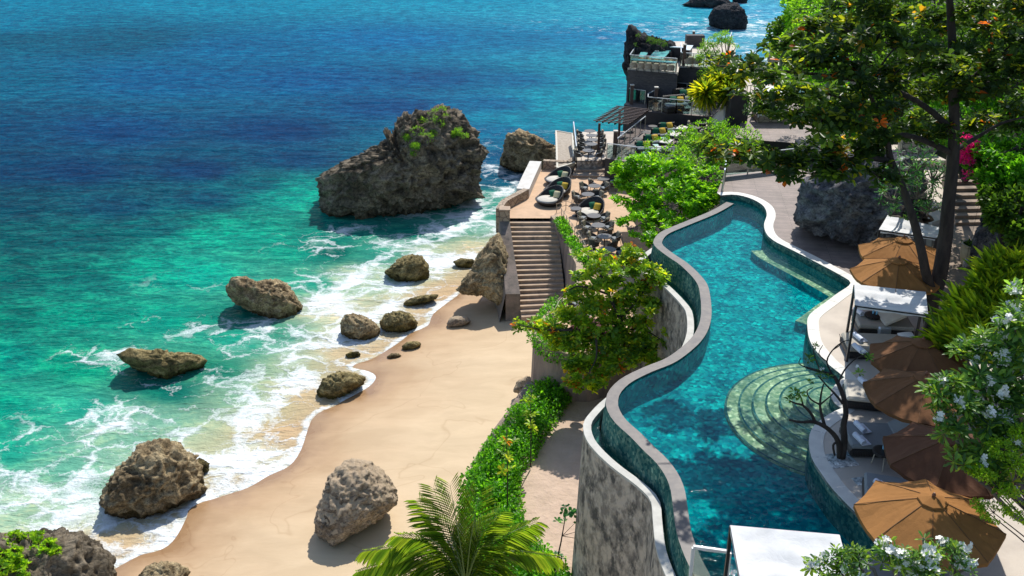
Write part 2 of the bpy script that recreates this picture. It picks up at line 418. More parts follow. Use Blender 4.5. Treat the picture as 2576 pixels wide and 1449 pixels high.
M['hill'] = simple('wooded slope soil', (.035, .045, .02), (.02, .02, .015), .8, .95, 5, 1.0, .2, stain=(.5, (1, 1, 1), (.05, .05, .05), .5, .7))
M['orange'] = simple('orange ring', (.70, .14, .03), (.6, .1, .02), 3, .5, 20, .05, .005)
M['pebble'] = tilemat('white pebbles', (.3, .3, .3), (.55, .55, .55), (.75, .75, .75), 14)
M['bottle'] = simple('blue bottle plastic', (.15, .45, .70), (.3, .6, .8), 8, .15, 20, .1, .01)
M['mirror'] = simple('mosaic lantern', (.45, .47, .50), (.05, .05, .06), 25, .25, 30, .4, .01, metal=.4)
M['maroon'] = simple('maroon canvas', (.12, .03, .035), (.09, .025, .03), 3, .8, 30, .2, .01)
def canvas(name, c):
    m, nt, bs, out = newmat(name); v = coords(nt)
    col = ramp(nt, tnoise(nt, v, 1.6, 6, .6), [(.35, c), (.65, tuple(x*.82 for x in c[:3]))])
    nt.links.new(col, bs.inputs['Base Color']); bs.inputs['Roughness'].default_value = .85; bs.inputs['Specular IOR Level'].default_value = .2
    bump(nt, bs, tnoise(nt, v, 2.5, 4, .6, 1.5), .35, .05)
    t = nt.nodes.new('ShaderNodeBsdfTranslucent'); nt.links.new(col, t.inputs[0])
    mx = nt.nodes.new('ShaderNodeMixShader'); mx.inputs[0].default_value = .12
    nt.links.new(bs.outputs[0], mx.inputs[1]); nt.links.new(t.outputs[0], mx.inputs[2]); nt.links.new(mx.outputs[0], out.inputs[0]); return m
M['tan'] = canvas('tan canvas', (.36, .165, .05)); M['seam'] = simple('dark canvas seam', (.16, .08, .035), (.12, .06, .025), 5, .8, 30, .1, .01); M['brown'] = canvas('shaded tan canvas', (.20, .092, .04)); M['tan_deep_shade'] = canvas('dark shaded tan canvas', (.13, .06, .034))  # both brown canvases are the tan canvas with shade put into the colour
M['whitecanvas'] = canvas('white canvas', (.80, .80, .79))
M['rock_sea'] = rockmat('dark karst rock', (.03, .026, .022), (.16, .13, .09), (.34, .28, .20), .6, tide=(.5, .5, .4, 1))
M['rock_dark'] = rockmat('shadowy basalt rock', (.015, .016, .02), (.045, .045, .05), (.09, .085, .085), .5)
M['rock_brown'] = rockmat('brown reef rock', (.05, .038, .022), (.30, .22, .12), (.58, .46, .27), 1.2, tide=(.30, .28, .2, 1))
M['rock_moss'] = rockmat('mossy reef rock', (.03, .026, .012), (.20, .16, .065), (.44, .35, .16), 1.4, tide=(.35, .36, .22, 1))
M['rock_sandy'] = rockmat('pale sanded rock', (.09, .075, .06), (.30, .24, .18), (.55, .44, .32), 1.1, sand=(.52, .40, .27, 1))
M['boulder'] = rockmat('blue grey boulder', (.04, .042, .052), (.13, .13, .15), (.30, .29, .29), .8)
M['leaf'] = leafmat('broad leaf', .34, .55); M['leaf_fine'] = leafmat('small leaf', .45, .5); M['petal'] = simple('white petals', (.85, .85, .80), (.80, .78, .66), 6, .7, 20, 0)
M['palmrib'] = simple('palm rib green', (.20, .24, .06), (.14, .18, .04), 6, .5, 20, .1, .01)
M['bamboo'] = simple('weathered bamboo', (.42, .36, .28), (.28, .23, .18), 6, .75, 30, .3, .01)
M['turq_c'] = simple('mint cushion', (.40, .62, .56), (.34, .55, .5), 3, .85, 40, .2, .01)
M['woodpole'] = simple('reddish pole wood', (.20, .08, .04), (.14, .055, .03), 5, .5, 30, .1, .01)
M['blocks'] = masonry('stacked pale blocks', (.50, .48, .42), (.38, .36, .31), (.1, .1, .09), 2.2, .6)
# ================================================================ SETTING
SHORE = [(150, 1700), (240, 1520), (278, 1449), (281, 1436), (352, 1397), (382, 1390), (420, 1375), (447, 1345), (470, 1300), (474, 1284),
         (500, 1266), (538, 1255), (575, 1243), (626, 1226), (677, 1196), (728, 1172), (758, 1131), (775, 1079), (789, 1050), (815, 1032),
         (839, 1023), (870, 1005), (925, 975), (946, 950), (930, 935), (890, 925), (895, 916), (940, 901), (1003, 862), (1034, 838), (1077, 819), (1089, 791), (1128, 760), (1150, 744), (1195, 700)]
shore = smooth_line(W2(SHORE, 0), 3)
shore = shore+[Vector((-1.2, 55.2, 0)), Vector((0, 56.5, 0)), Vector((1.8, 60, 0)), Vector((3.2, 66, 0)), Vector((6, 72, 0)), Vector((14, 84, 0)), Vector((22, 92, 0)), Vector((31, 104, 0)), Vector((36, 125, 0))]
LAND = shore+[Vector((300, 125, 0)), Vector((300, -60, 0)), Vector((-24, -60, 0))]
def shore_d(X, Y):
    d = dist_poly(X, Y, shore); return np.where(inside(X, Y, LAND), d, -d)
SEAC = [(0,0,0,118,158),(600,0,5,125,165),(1200,0,15,138,178),(1650,0,55,160,192),(1950,30,80,165,205),(0,60,0,112,152),(0,100,0,88,122),(300,100,0,84,120),
(600,120,0,95,145),(1000,100,0,103,160),(1300,100,0,108,158),(1500,90,5,120,172),(1700,130,50,150,190),(1900,110,90,165,195),(0,200,0,92,130),(400,200,0,88,140),
(800,200,0,85,142),(1100,200,0,78,132),(1300,200,0,95,145),(1450,190,0,128,165),(1560,190,5,158,180),(1500,260,10,165,182),(1560,300,10,150,165),(0,330,0,70,112),
(300,330,0,66,118),(700,330,0,60,112),(1000,270,0,72,128),(1250,260,0,98,150),(1400,250,0,135,168),(1450,310,0,130,160),(0,430,0,58,98),(200,430,0,58,104),(500,430,0,56,104),
(750,400,0,66,110),(0,520,0,70,96),(300,520,0,72,104),(520,500,0,72,104),(650,470,0,86,110),(740,485,0,145,138),(790,500,8,165,150),(0,600,0,82,94),(200,600,0,88,100),
(400,570,0,95,108),(550,590,0,158,140),(660,590,8,165,145),(780,590,20,140,128),(0,700,0,96,100),(200,700,0,110,110),(380,680,0,150,135),(500,690,0,168,150),(830,635,0,98,95),(760,640,10,160,140),
(950,640,70,165,145),(0,800,0,118,110),(200,800,0,148,130),(420,800,6,160,140),(560,800,20,140,125),(700,850,80,160,135),(850,780,190,196,165),(900,700,165,190,160),(780,710,40,165,142),
(0,900,0,142,130),(200,920,0,150,125),(600,850,40,165,145),(420,985,20,120,110),(540,930,40,135,115),(720,930,135,180,150),(880,870,195,190,155),(0,1030,5,160,138),(200,1030,50,170,148),
(400,1050,120,182,155),(600,1000,125,178,148),(700,1040,175,188,148),(770,990,205,190,148),(0,1130,40,172,148),(150,1180,110,186,158),(300,1090,125,186,158),(550,1130,170,184,150),(650,1150,205,190,148),(740,1090,214,188,145),
(0,1280,150,190,160),(150,1290,150,185,152),(220,1240,120,180,150),(200,1370,200,190,150),(300,1390,212,190,148),(500,1230,190,188,145),(1050,590,30,138,122),(1150,560,105,180,158),(1200,515,30,148,138),
(1100,640,165,188,158),(1180,640,198,190,155),(1130,740,212,188,148),(1000,700,150,185,155),(1250,455,0,88,125),(1320,450,10,98,128),(1230,425,0,92,132),(1240,505,90,168,152),(1240,330,0,105,150),(1330,300,0,125,160),(1250,400,0,85,130),
(1700,40,60,160,190),(1850,90,90,165,195),(1600,60,30,145,185),(1640,140,20,140,175)]
FOAM = [(0,1250,.55),(60,1150,.35),(150,1100,.3),(250,1080,.5),(330,1060,.55),(420,1070,.5),(520,1060,.35),(600,1040,.35),(560,1100,.4),(200,1200,.5),(100,1230,.6),(230,1290,.75),(260,1340,.8),(60,1340,.45),(150,1330,.4),
(320,1350,.75),(380,1350,.8),(480,1180,.5),(560,1200,.8),(610,1160,.85),(660,1120,.7),(700,1060,.55),(640,980,.3),(700,930,.5),(740,880,.6),(800,850,.6),(850,930,.5),(780,960,.6),(760,1010,.5),(880,860,.6),(950,830,.6),
(820,780,.75),(780,720,.65),(850,700,.6),(930,740,.75),(960,770,.6),(1000,720,.6),(1040,730,.55),(1080,680,.6),(1130,640,.6),(1180,620,.65),(1120,600,.6),(1150,560,.6),(1050,600,.45),(950,600,.4),(880,590,.5),(820,610,.35),(930,560,.25),
(1220,540,.55),(1200,570,.6),(1250,480,.5),(1300,460,.45),(1240,440,.4),(1230,360,.15),(1080,760,.5),(1110,720,.6),(700,700,.0),(560,690,.08),(620,680,.1),(400,780,.1),(430,760,.12),(350,800,.15),(300,850,.12),(320,905,.5),(500,945,.4),(440,980,.25),(560,920,.2),(250,760,.0),(600,760,.05),(640,830,.4),(690,830,.45),
(450,880,.05),(200,950,.02),(0,1000,.03),(60,1040,.1),(400,990,.15),(500,1000,.25),(0,800,0),(300,600,0),(600,600,0),(700,500,0),(1000,300,0),(500,300,0),(0,300,0),(500,100,0),(1000,100,0),(1250,280,0),(1400,200,.0),(1550,220,.02),(1500,300,.05),
(1880,60,.55),(1920,80,.6),(1950,50,.35),(1900,110,.45),(1850,125,.4),(1750,20,.1),(1700,120,.1),(1640,30,.0),(1900,10,.15),(1820,100,.15),(0,500,0),(0,700,0),(0,900,0),(200,700,0),(740,640,.1),(760,560,.03),(200,400,0),(400,420,0),(650,400,0),(780,380,0),(750,450,0),(100,560,0),(450,560,0),(300,500,0),(900,250,0),(1150,220,0),(1300,200,0),(1400,120,0),(1450,270,0),(700,200,0),(300,200,0),(100,180,0),(1000,0,0),(500,0,0),(1400,0,0),(750,300,0),(400,640,0),(620,560,0),(250,660,0),(100,650,0)]
def sea():
    us = np.concatenate([np.linspace(-5, -.85, 20)[:-1], np.linspace(-.85, .62, 420), np.linspace(.62, 5, 20)[1:]])
    Ys = np.concatenate([np.exp(np.linspace(math.log(14), math.log(200), 430)), np.exp(np.linspace(math.log(205), math.log(5000), 40))])
    U, YY = np.meshgrid(us, Ys); X = U*YY; n0, n1 = YY.shape
    d = shore_d(X.ravel(), YY.ravel()).reshape(X.shape)
    P = np.array([tuple(W(p[0], p[1], 0))[:2] for p in SEAC]); Cc = np.array([srgb(*p[2:])[:3] for p in SEAC])
    kU, kL = 1.9, 2.4
    def idw(P, Vv, pw):
        pu = P[:, 0]/P[:, 1]*kU; pl = np.log(P[:, 1])*kL
        A = (U*kU).ravel(); B = (np.log(YY)*kL).ravel(); num = 0; den = 0
        for i in range(len(P)):
            w = 1/((A-pu[i])**2+(B-pl[i])**2+.0012)**pw
            num = num+w[:, None]*Vv[i][None, :]; den = den+w
        return num/den[:, None]
    C = idw(P, Cc, 1.7)
    Pf = np.array([tuple(W(p[0], p[1], 0))[:2] for p in FOAM]); f = idw(Pf, np.array([[p[2]] for p in FOAM]), 1.8)[:, 0]
    dd = d.ravel()
    wr = np.clip(C[:, :1]*6, 0, 1); C = np.maximum(C*((1-wr)*np.array([.5, 1.18, 1.06])+wr*np.array([1.08, 1.0, .97]))*SEA_GAIN*np.clip(1+(C[:, :1]-.015)*1.5, 1, 1.5), .0)
    f = np.maximum(f, np.where(YY.ravel() < 48, np.clip(1-np.abs(dd+.25)/.35, 0, 1)*.75, 0))
    V = np.stack([X.ravel(), YY.ravel(), np.zeros(X.size)], 1)
    # low swell
    idx = np.arange(n0*n1).reshape(n0, n1)
    F = np.stack([idx[:-1, :-1], idx[:-1, 1:], idx[1:, 1:], idx[1:, :-1]], -1).reshape(-1, 4)
    keep = (dd[F].max(1) < 1.5); F = F[keep]
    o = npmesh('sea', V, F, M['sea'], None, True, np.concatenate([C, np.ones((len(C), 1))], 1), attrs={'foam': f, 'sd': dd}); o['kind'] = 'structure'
SEA_GAIN = .62
def seamat():
    m, nt, bs, out = newmat('sea water'); L = nt.links.new
    a = N(nt, 'ShaderNodeAttribute', attribute_name='Col'); f = N(nt, 'ShaderNodeAttribute', attribute_name='foam')
    sd = N(nt, 'ShaderNodeAttribute', attribute_name='sd')
    v = coords(nt)
    # seabed patches and bands
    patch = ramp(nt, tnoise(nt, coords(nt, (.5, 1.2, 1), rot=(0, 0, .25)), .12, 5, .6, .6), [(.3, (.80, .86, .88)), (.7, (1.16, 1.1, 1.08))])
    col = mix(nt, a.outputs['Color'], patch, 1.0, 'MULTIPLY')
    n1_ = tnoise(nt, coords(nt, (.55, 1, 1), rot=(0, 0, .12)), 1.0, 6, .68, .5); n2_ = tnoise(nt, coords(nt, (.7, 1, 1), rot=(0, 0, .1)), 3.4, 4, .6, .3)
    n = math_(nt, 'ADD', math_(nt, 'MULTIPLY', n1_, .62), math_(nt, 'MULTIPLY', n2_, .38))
    ripple_light = ramp(nt, n, [(.40, (.3, .5, .62)), (.5, (.9, .96, 1)), (.60, (3.0, 1.8, 1.45))])  # light and dark of the ripples, painted into the water colour
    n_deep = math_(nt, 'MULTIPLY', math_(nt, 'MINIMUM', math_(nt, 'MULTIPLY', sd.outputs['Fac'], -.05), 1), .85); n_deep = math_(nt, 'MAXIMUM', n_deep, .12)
    col = mix(nt, col, ripple_light, n_deep, 'MULTIPLY')
    # foam lace: cell edges of warped space at two sizes
    wn_ = N(nt, 'ShaderNodeTexNoise', i_Scale=.45, i_Detail=5, i_Roughness=.62); L(v, wn_.inputs['Vector'])
    sub = nt.nodes.new('ShaderNodeVectorMath'); sub.operation = 'MULTIPLY_ADD'; L(wn_.outputs['Color'], sub.inputs[0]); sub.inputs[1].default_value = (3.2, 3.2, 0); L(v, sub.inputs[2])
    mp = N(nt, 'ShaderNodeMapping'); mp.inputs['Scale'].default_value = (.62, 1, 1); mp.inputs['Rotation'].default_value = (0, 0, .2); L(sub.outputs[0], mp.inputs[0])
    def cell(sc):
        vo = N(nt, 'ShaderNodeTexVoronoi', feature='DISTANCE_TO_EDGE', i_Scale=sc); L(mp.outputs[0], vo.inputs['Vector']); return vo.outputs[0]
    e = math_(nt, 'MINIMUM', math_(nt, 'ADD', cell(.75), 0), math_(nt, 'ADD', cell(2.1), .07))
    big = tnoise(nt, sub.outputs[0], .30, 5, .62)
    sdv = sd.outputs['Fac']
    wob = math_(nt, 'MULTIPLY', math_(nt, 'SUBTRACT', tnoise(nt, v, .22, 4, .6), .5), 7)
    near = math_(nt, 'MINIMUM', 1, math_(nt, 'MULTIPLY', f.outputs['Fac'], 2.2))
    def front(at, wd, k):
        q = math_(nt, 'ABSOLUTE', math_(nt, 'ADD', math_(nt, 'ADD', sdv, at), wob)); q = math_(nt, 'MAXIMUM', math_(nt, 'SUBTRACT', 1, math_(nt, 'DIVIDE', q, wd)), 0)
        return math_(nt, 'MULTIPLY', math_(nt, 'MULTIPLY', q, k), near)
    edge = math_(nt, 'MAXIMUM', math_(nt, 'SUBTRACT', 1, math_(nt, 'DIVIDE', math_(nt, 'ABSOLUTE', math_(nt, 'ADD', sdv, .15)), .32)), 0)
    cover = math_(nt, 'ADD', math_(nt, 'MULTIPLY', f.outputs['Fac'], 1.0), math_(nt, 'MULTIPLY', math_(nt, 'SUBTRACT', big, .56), 2.6))
    cover = math_(nt, 'ADD', cover, front(3.0, 1.1, .55)); cover = math_(nt, 'ADD', cover, front(7.5, .9, .4))
    cover = math_(nt, 'ADD', cover, math_(nt, 'MULTIPLY', math_(nt, 'MULTIPLY', edge, .55), near))
    fine = tnoise(nt, v, 8, 6, .72)
    fm = math_(nt, 'SUBTRACT', math_(nt, 'MULTIPLY', cover, .26), e)
    fm = math_(nt, 'ADD', fm, math_(nt, 'MULTIPLY', math_(nt, 'SUBTRACT', fine, .5), .28))
    gate = math_(nt, 'MAXIMUM', math_(nt, 'MINIMUM', math_(nt, 'MULTIPLY', math_(nt, 'SUBTRACT', f.outputs['Fac'], .05), 7), 1), 0)
    fac = math_(nt, 'MULTIPLY', ramp(nt, fm, [(0, (0, 0, 0)), (.04, (.3, .3, .3)), (.17, (.95, .95, .95))]), gate)
    milky = ramp(nt, cover, [(.3, (0, 0, 0)), (1.15, (.42, .42, .42))])
    thin = ramp(nt, math_(nt, 'ADD', math_(nt, 'MULTIPLY', math_(nt, 'ADD', sdv, math_(nt, 'MULTIPLY', wob, .3)), .2), 1), [(0, (0, 0, 0)), (.9, (.8, .8, .8))])
    col = mix(nt, col, (.47, .34, .20, 1), math_(nt, 'MULTIPLY', thin, near))
    col = mix(nt, col, (.58, .72, .64, 1), math_(nt, 'MULTIPLY', milky, gate))
    col = mix(nt, col, (.76, .80, .81, 1), fac)
    b = bump(nt, None, tnoise(nt, coords(nt, (.35, 1, 1), rot=(0, 0, .12)), .5, 4, .6, .4), .55, .9)
    b = bump(nt, None, n, .7, .35, b)
    b = bump(nt, None, tnoise(nt, coords(nt, (.6, 1, 1)), 4.5, 4, .6), .45, .08, b)
    b = bump(nt, None, fac, .5, .08, b)
    nt.nodes.remove(bs); df = nt.nodes.new('ShaderNodeBsdfDiffuse'); L(col, df.inputs[0]); L(b, df.inputs['Normal'])
    gl = N(nt, 'ShaderNodeBsdfGlossy'); gl.inputs['Roughness'].default_value = .16; L(b, gl.inputs['Normal'])
    fr = N(nt, 'ShaderNodeFresnel'); fr.inputs[0].default_value = 1.33; L(b, fr.inputs['Normal'])
    k = math_(nt, 'MULTIPLY', math_(nt, 'MULTIPLY', fr.outputs[0], .10), math_(nt, 'SUBTRACT', 1, math_(nt, 'MULTIPLY', fac, .8)))
    mx = nt.nodes.new('ShaderNodeMixShader'); L(k, mx.inputs[0]); L(df.outputs[0], mx.inputs[1]); L(gl.outputs[0], mx.inputs[2]); L(mx.outputs[0], out.inputs[0])
    M['sea'] = m
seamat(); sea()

# beach
def land_z(d): return np.where(d > 0, 1.5*(1-np.exp(-np.maximum(d, 0)*.075)), np.maximum(d*.11, -1.2))
def beach():
    xs = np.arange(-30, 12.01, .2); ys = np.arange(8, 76.01, .2); X, Y = np.meshgrid(xs, ys)
    d = shore_d(X.ravel(), Y.ravel()); z = land_z(d)
    for i in range(len(z)):
        if d[i] > -3: z[i] += .10*(mn.noise((X.flat[i]*.16, Y.flat[i]*.16, 3))*min(1, max(0, d[i])/3))+.012*mn.noise((X.flat[i]*1.7, Y.flat[i]*1.1, 9))*min(1, max(0, d[i]-1.5))
    n0, n1 = X.shape; idx = np.arange(n0*n1).reshape(n0, n1)
    F = np.stack([idx[:-1, :-1], idx[:-1, 1:], idx[1:, 1:], idx[1:, :-1]], -1).reshape(-1, 4)
    F = F[d[F].max(1) > -6]
    m, nt, bs, out = newmat('beach sand'); v = coords(nt)
    a = N(nt, 'ShaderNodeAttribute', attribute_name='sd')
    wob = math_(nt, 'MULTIPLY', math_(nt, 'SUBTRACT', tnoise(nt, v, .5, 4, .6), .5), 3.2)
    dd = math_(nt, 'MULTIPLY', math_(nt, 'ADD', a.outputs['Fac'], wob), .13)
    col = ramp(nt, dd, [(0, (.33, .20, .105, 1)), (.13, (.43, .28, .155, 1)), (.33, (.51, .36, .215, 1)), (.65, (.57, .425, .265, 1)), (1, (.59, .45, .285, 1))])
    st = ramp(nt, tnoise(nt, coords(nt, (.5, 1.4, 1), rot=(0, 0, .6)), .8, 6, .6, .6), [(.35, (.93, .92, .90)), (.65, (1.04, 1.04, 1.04))])
    col = mix(nt, col, st, 1, 'MULTIPLY')
    # thin wrack lines left by earlier waves
    nn = tnoise(nt, v, .16, 3, .5, .8); lin = math_(nt, 'ABSOLUTE', math_(nt, 'SUBTRACT', nn, .5))
    col = mix(nt, col, ramp(nt, lin, [(.0, (.86, .82, .78)), (.005, (1, 1, 1))]), .8, 'MULTIPLY')
    nt.links.new(col, bs.inputs['Base Color'])
    nt.links.new(ramp(nt, dd, [(0, (.2, .2, .2)), (.2, (.75, .75, .75))]), bs.inputs['Roughness']); bs.inputs['Specular IOR Level'].default_value = .35
    b = bump(nt, None, tnoise(nt, coords(nt, (.5, 1.2, 1), rot=(0, 0, .6)), 1.6, 5, .6), .22, .08)
    bump(nt, bs, tnoise(nt, v, 40, 3, .6), .12, .01, b)
    M['sand'] = m
    o = npmesh('beach', np.stack([X.ravel(), Y.ravel(), z], 1), F, m, None, True, attrs={'sd': d}); o['kind'] = 'structure'
beach()

def dry_sand():
    m, nt, bs, out = newmat('dry trodden sand'); v = coords(nt)
    nt.links.new(ramp(nt, tnoise(nt, v, 1.3, 7, .6), [(.35, (.55, .41, .31, 1)), (.65, (.47, .35, .26, 1))]), bs.inputs['Base Color']); bs.inputs['Roughness'].default_value = .95
    b = bump(nt, None, tnoise(nt, v, 3.2, 4, .55, .3), .8, .10); bump(nt, bs, tnoise(nt, v, 30, 4, .6), .3, .01, b); M['drysand'] = m
dry_sand()

# pool curves (world)
INF_IN = [(1846, 512), (1802, 537), (1717, 572), (1680, 589), (1666, 607), (1670, 619), (1700, 642), (1730, 662), (1762, 692), (1780, 717), (1787, 747), (1790, 782), (1787, 812), (1775, 842), (1750, 872), (1700, 910),
          (1640, 935), (1590, 960), (1563, 985), (1555, 1006), (1557, 1027), (1575, 1056), (1616, 1093), (1647, 1125), (1677, 1153), (1705, 1190), (1722, 1230), (1730, 1280), (1740, 1340), (1762, 1400), (1788, 1449), (1830, 1530), (1900, 1640)]
DECK = [(1813, 492), (1850, 490), (1890, 500), (1920, 518), (1929, 540), (1922, 565), (1928, 588), (1947, 606), (1982, 624), (2032, 649), (2082, 675), (2122, 697), (2139, 709), (2134.5, 720), (2107, 738), (2072, 764), (2044.5, 784), (2032, 800), (2031, 822), (2034.5, 848),
        (2042, 867), (2057, 887.5), (2082, 915), (2107, 935), (2124.5, 950)]
BAY = [(2124.5, 950), (2112, 957), (2094, 977), (2089.5, 995), (2102, 1017.5), (2117, 1027.5)]
LOBE = [(2117, 1027.5), (2092, 1038), (2067, 1055), (2047, 1072), (2037, 1092), (2035, 1115), (2042, 1152), (2067, 1192), (2092, 1227), (2122, 1259.5), (2154.5, 1292), (2195, 1335), (2230, 1385), (2262, 1440), (2320, 1540), (2380, 1640)]
ZD, ZC, ZW, ZF, ZR = 9.5, 9.30, 9.24, 8.45, 8.6
inf_in = resample(smooth_line(W2(INF_IN, ZC), 6), .3)
dk = resample(smooth_line(W2(DECK, ZD), 6), .3); by = resample(smooth_line(W2(BAY, ZD), 5), .3); lb = resample(smooth_line(W2(LOBE, ZD), 6), .3)
deck_edge = dk+by[1:]+lb[1:]
inf_out = offset(inf_in, -.40) if offset(inf_in, -.40)[40].x < inf_in[40].x else offset(inf_in, .40)
SGN = -1 if offset(inf_in, -.40)[40].x < inf_in[40].x else 1
pool_poly = inf_in+deck_edge[::-1]
# far end of the pool: close between coping start and the deck corner
pool = wthing('swimming_pool', 'winding teal infinity pool on the cliff terrace', 'swimming pool', (8, 34, ZW))
def at_z(P, z): return [Vector((p[0], p[1], z)) for p in P]
b = MB(); b.add([(p.x, p.y, ZF) for p in pool_poly], [tuple(range(len(pool_poly)))]); fl = b.build('pool_floor', M['pooltile'], pool)
b = MB(); b.strip(at_z(inf_in, ZF), at_z(inf_in, ZC)); b.build('pool_wall', M['pooltile'], pool, True)
b = MB(); b.strip(at_z(deck_edge, ZD-.003), at_z(deck_edge, ZF)); b.strip([Vector((dk[0].x, dk[0].y, ZF)), Vector((inf_in[0].x, inf_in[0].y, ZF))], [Vector((dk[0].x, dk[0].y, ZC)), Vector((inf_in[0].x, inf_in[0].y, ZC))]); b.build('pool_wall', M['walltile'], pool, True)
b = MB(); b.strip(at_z(inf_out, ZC), at_z(inf_in, ZC)); b.strip(at_z(inf_in, ZC), at_z(inf_in, ZC-.1)); b.build('infinity_coping', M['coping_brown'], pool, True)
b = MB()
batter = offset(inf_out, SGN*.18)
b.strip(at_z(batter, ZR-.9), at_z(inf_out, ZC)); b.build('spillway_wall', M['walltile'], pool, True)
# white coping on the deck side
dout = offset(deck_edge, -.42)
if (dout[10]-Vector((20, 40, ZD))).length > (deck_edge[10]-Vector((20, 40, ZD))).length: dout = offset(deck_edge, .42); DS = 1
else: DS = -1
b = MB(); b.strip(at_z(deck_edge, ZD+.012), at_z(dout, ZD+.012)); b.strip(at_z(deck_edge, ZD-.10), at_z(deck_edge, ZD+.012)); b.build('deck_coping', M['coping_white'], pool, True)
wp = [p for p in pool_poly]
w_ = sheet('pool_water', wp, ZW, M['poolwater']); w_['kind'] = 'structure'
# underwater bench along the deck side
i0 = 26; 
def near_i(P, x, y, z):
    q = W(x, y, z); return min(range(len(P)), key=lambda i: (P[i]-q).length)
a0, a1 = near_i(deck_edge, 1935, 592, ZD), near_i(deck_edge, 2040, 788, ZD)
seg = deck_edge[a0:a1]; inn = offset(seg, -DS*.72)
b = MB(); zb = ZW-.45
b.strip(at_z(inn, zb), at_z(seg, zb)); o = b.build('underwater_bench', M['steptile'], pool)
b = MB(); b.strip(at_z(inn, ZF), at_z(inn, zb-.002)); b.strip(at_z([inn[-1], seg[-1]], ZF), at_z([inn[-1], seg[-1]], zb-.002)); b.strip(at_z([inn[0], seg[0]], ZF), at_z([inn[0], seg[0]], zb-.002)); b.build('bench_front', M['pooltile'], o)
# fan of curved entry steps
c0 = W(2122, 1005, ZW)
for k in range(7):
    r = 3.72-.43*k; zt = ZF+.095*(k+1)
    pts = [(c0.x+r*math.cos(a)*1.02, c0.y+r*math.sin(a)) for a in np.linspace(math.radians(50), math.radians(285), 60)]
    pts += [(c0.x+1.6, c0.y-1.2), (c0.x+1.6, c0.y+1.2)]
    # keep steps inside the pool: drop points beyond the deck edge
    ok = inside(np.array([p[0] for p in pts]), np.array([p[1] for p in pts]), pool_poly)
    pp = []
    for p, o_ in zip(pts, ok):
        if o_: pp.append(p)
        else:
            q = min(deck_edge, key=lambda e: (e.x-p[0])**2+(e.y-p[1])**2); pp.append((q.x, q.y))
    o = MB().prism([(p[0], p[1]) for p in pts], ZF+.002*k, zt-.012).build('entry_step', M['steptile'], pool)
    ring = [(c0.x+(r-.0)*math.cos(a)*1.02, c0.y+r*math.sin(a), zt-.005) for a in np.linspace(math.radians(50), math.radians(285), 60)]
    ring2 = [(c0.x+(r-.07)*math.cos(a)*1.02, c0.y+(r-.07)*math.sin(a), zt-.005) for a in np.linspace(math.radians(50), math.radians(285), 60)]
    MB().strip(ring, ring2).build('step_nosing', M['walltile'], o)
# catch channel
RIM = [(1642, 622), (1624.6, 634), (1608, 650), (1604, 667), (1612, 682), (1644.6, 699.5), (1682, 732), (1714.6, 767), (1726, 787), (1729, 824), (1722, 857), (1704.6, 887), (1665, 915), (1600, 950), (1545, 985), (1510, 1012), (1490, 1032),
       (1471, 1056), (1467, 1078), (1477, 1109), (1504, 1142), (1544, 1178), (1591, 1213), (1620, 1238), (1638, 1262), (1642, 1303), (1648, 1365), (1660, 1412), (1675, 1449), (1700, 1520), (1745, 1620)]
rim = resample(smooth_line(W2(RIM, ZR), 6), .3); rim_in = offset(rim, -SGN*.26)
ch = wthing('overflow_channel', 'curved stone overflow channel below the infinity pool edge', 'channel', (4, 30, 2.3))
b = MB(); b.strip(at_z(rim, ZR), at_z(rim_in, ZR)); b.strip(at_z(rim_in, ZR), at_z(rim_in, ZR-.6)); b.strip(at_z(rim, ZR-.09), at_z(rim, ZR)); b.build('rim', M['rim'], ch, True)
foot = offset(rim, SGN*.28)
b = MB(); b.strip(at_z(foot, .8), at_z(offset(rim, -SGN*.01), ZR-.09)); b.build('outer_wall', M['graywall'], ch, True)
# channel water between the rim and the pool wall
pair = []; j = 0
for p in rim_in:
    w_ = batter[j:j+14]; k = min(range(len(w_)), key=lambda i: (w_[i].xy-p.xy).length) if w_ else 0
    if p is rim_in[0]: j = min(range(len(batter)), key=lambda i: (batter[i].xy-p.xy).length)
    else: j = min(j+k, len(batter)-1)
    pair.append(batter[j])
o = npmesh('channel_water', [(*p.xy, ZR-.22) for p in rim_in]+[(*p.xy, ZR-.22) for p in pair], [(i, i+1, len(pair)+i+1, len(pair)+i) for i in range(len(pair)-1)], M['channelwater']); o['kind'] = 'structure'
b = MB(); b.strip(at_z(rim_in, ZR-.75), at_z(pair, ZR-.75)); b.build('channel_floor', M['walltile'], ch)

# pool deck
far_l = W2([(1813, 484), (1822, 436)], ZD)
HILLFOOT = [(21, 6), (20.6, 20), (20.6, 28), (21.3, 34), (21.6, 39), (23.4, 44), (24, 50), (22.5, 57), (23, 64), (25.5, 72), (28, 82), (31.5, 96), (34, 108), (44, 116)]
deckp = dout+[Vector((26, 4, ZD)), Vector((26, 50, ZD)), Vector((22, 54, ZD)), W(2050, 425, ZD)]+far_l[::-1]
deckp = [p for p in deckp]
sheet('pool_deck', deckp, ZD, M['deckstone'])
b = MB(); sk = [W(1990, 428, ZD), far_l[1], far_l[0], dk[0]+Vector((-.02, .0, 0))]
b.strip(at_z(sk, 3.5), at_z(sk, ZD-.004)); o = b.build('deck_end_wall', M['rim'], None); tag(o, 'pale end wall of the pool deck above the green bushes', 'wall')
wd = [W(1822, 438, ZD)]+[p for p in dout[:near_i(dout, 2150, 700, ZD)]]+W2([(2190, 650), (2330, 640), (2330, 560), (2150, 430), (2050, 426)], ZD)
sheet('wooden_deck', wd, ZD+.005, M['wood'])
pv = W2([(2335, 860), (2345, 560), (2400, 540), (2500, 545), (2560, 700), (2520, 800), (2430, 870)], ZD)
sheet('stone_path', pv, ZD+.009, M['path'])

